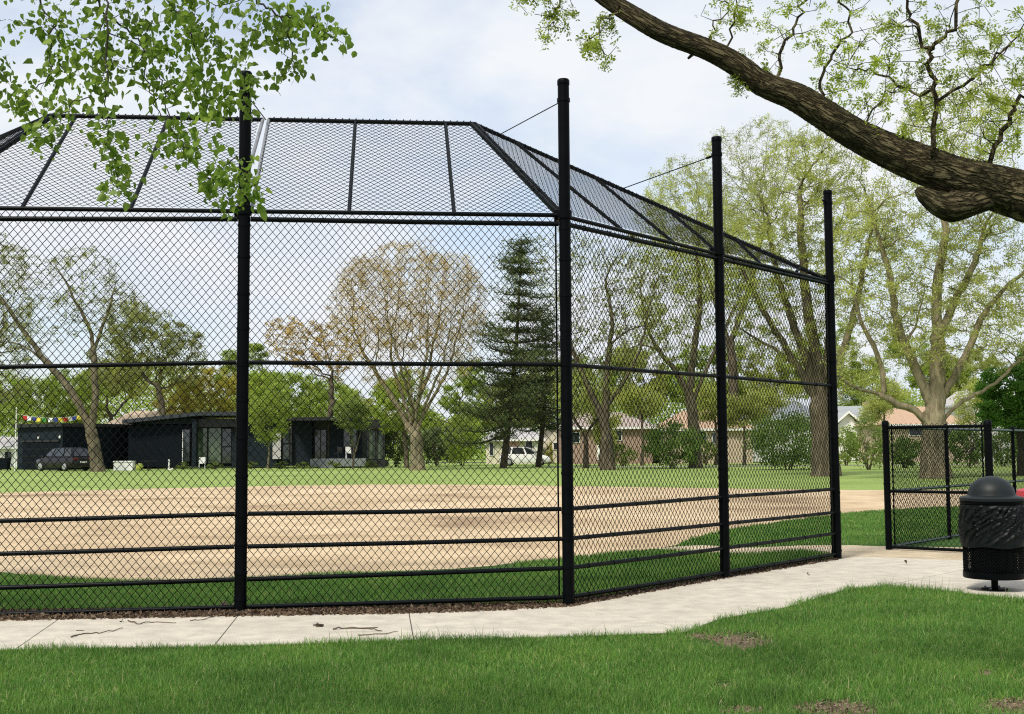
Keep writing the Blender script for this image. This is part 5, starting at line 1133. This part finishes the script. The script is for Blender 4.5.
# things lying on the sidewalk
def fallen(label, px, r, name='fallen_twig', side=()):
    pts = [G(*q) + Zt * (.018 + r) for q in px]; t = thing(name, label, 'twig', pts[0], 'dead twigs lying on the sidewalk'); ln = smooth_line(pts, 5, .004); ln[:, 2] = np.maximum(ln[:, 2], .018 + r * .6)
    MB().tube(ln, np.linspace(r, r * .5, len(ln)), 6).build('twig_stem', M['fallen'], t, True)
    for s in side: MB().tube([G(*s[0]) + Zt * (.04 + r), G(*s[1]) + Zt * (.045 + r)], r * .6, 5).build('side_twig', M['fallen'], t, True)
fallen('curved dead twig on the sidewalk below the long left panel'.replace(' left', ''), [(128, 623), (138, 626.5), (152, 625), (176, 625.5)], .006)
fallen('long forked dead twig on the sidewalk near the lawn edge', [(71, 640), (84, 636.5), (104, 635.5), (123, 631)], .006, side=(((84, 636.5), (76, 637)),))
fallen('short dead twig on the sidewalk close to the fence foot', [(190, 623), (203, 622), (214, 619)], .005)
fallen('pair of dead twigs on the sidewalk beside the crumpled leaf', [(333, 632), (350, 631), (368, 631.5), (382, 634)], .007, side=(((340, 634.5), (378, 634)),))
fallen('thin dead twig across the pale slab near the corner post', [(358, 638), (380, 637), (398, 634)], .005)
fallen('short dead twig on the grass beside the bare soil patch', [(745, 641), (757, 634)], .006)
def dead_leaf(label, px, py, s, n=3):
    b = G(px, py) + Zt * .018; t = thing('dead_leaf', label, 'leaf', b); k = 0
    for i in range(n):
        d = RNG.normal(0, 1, 3); d[2] = abs(d[2]) * .6 + .2; d /= np.linalg.norm(d); q = np.cross(d, RNG.normal(0, 1, 3)); q /= np.linalg.norm(q); nn = np.cross(d, q); c = b + np.array([RNG.normal(0, s * .25), RNG.normal(0, s * .2), .006 + s * .1])
        V = []; m = 7
        for f in np.linspace(0, 1, m):
            w_ = s * .35 * math.sin(math.pi * (f * .9 + .05)); o = c + d * s * f + nn * s * .35 * math.sin(f * 2.6); V += [o - q * w_ + nn * w_ * .6, o, o + q * w_ + nn * w_ * .6]
        Fs = [(3 * i_ + j, 3 * i_ + j + 1, 3 * i_ + j + 4, 3 * i_ + j + 3) for i_ in range(m - 1) for j in (0, 1)]
        mb = MB().add(V, Fs); mb.build('leaf_blade', M['fallen'], t, True)
    return t
dead_leaf('crumpled grey brown leaf standing on the sidewalk beside the twigs', 320, 629, .075, 3)
dead_leaf('small dark curled leaf on the sidewalk near the curved twig', 118, 624.5, .04, 1)
dead_leaf('small curled leaf on the pale slab below the second panel', 277, 620, .035, 1)
dead_leaf('tiny dry leaf on the wide sidewalk by the wing fence', 810, 577, .05, 1)
dead_leaf('dry brown leaf on the concrete between the gate gap and the trash can', 908, 566, .05, 1)
dead_leaf('reddish clump of leaves at the foot of the first post', 227, 612, .09, 3)
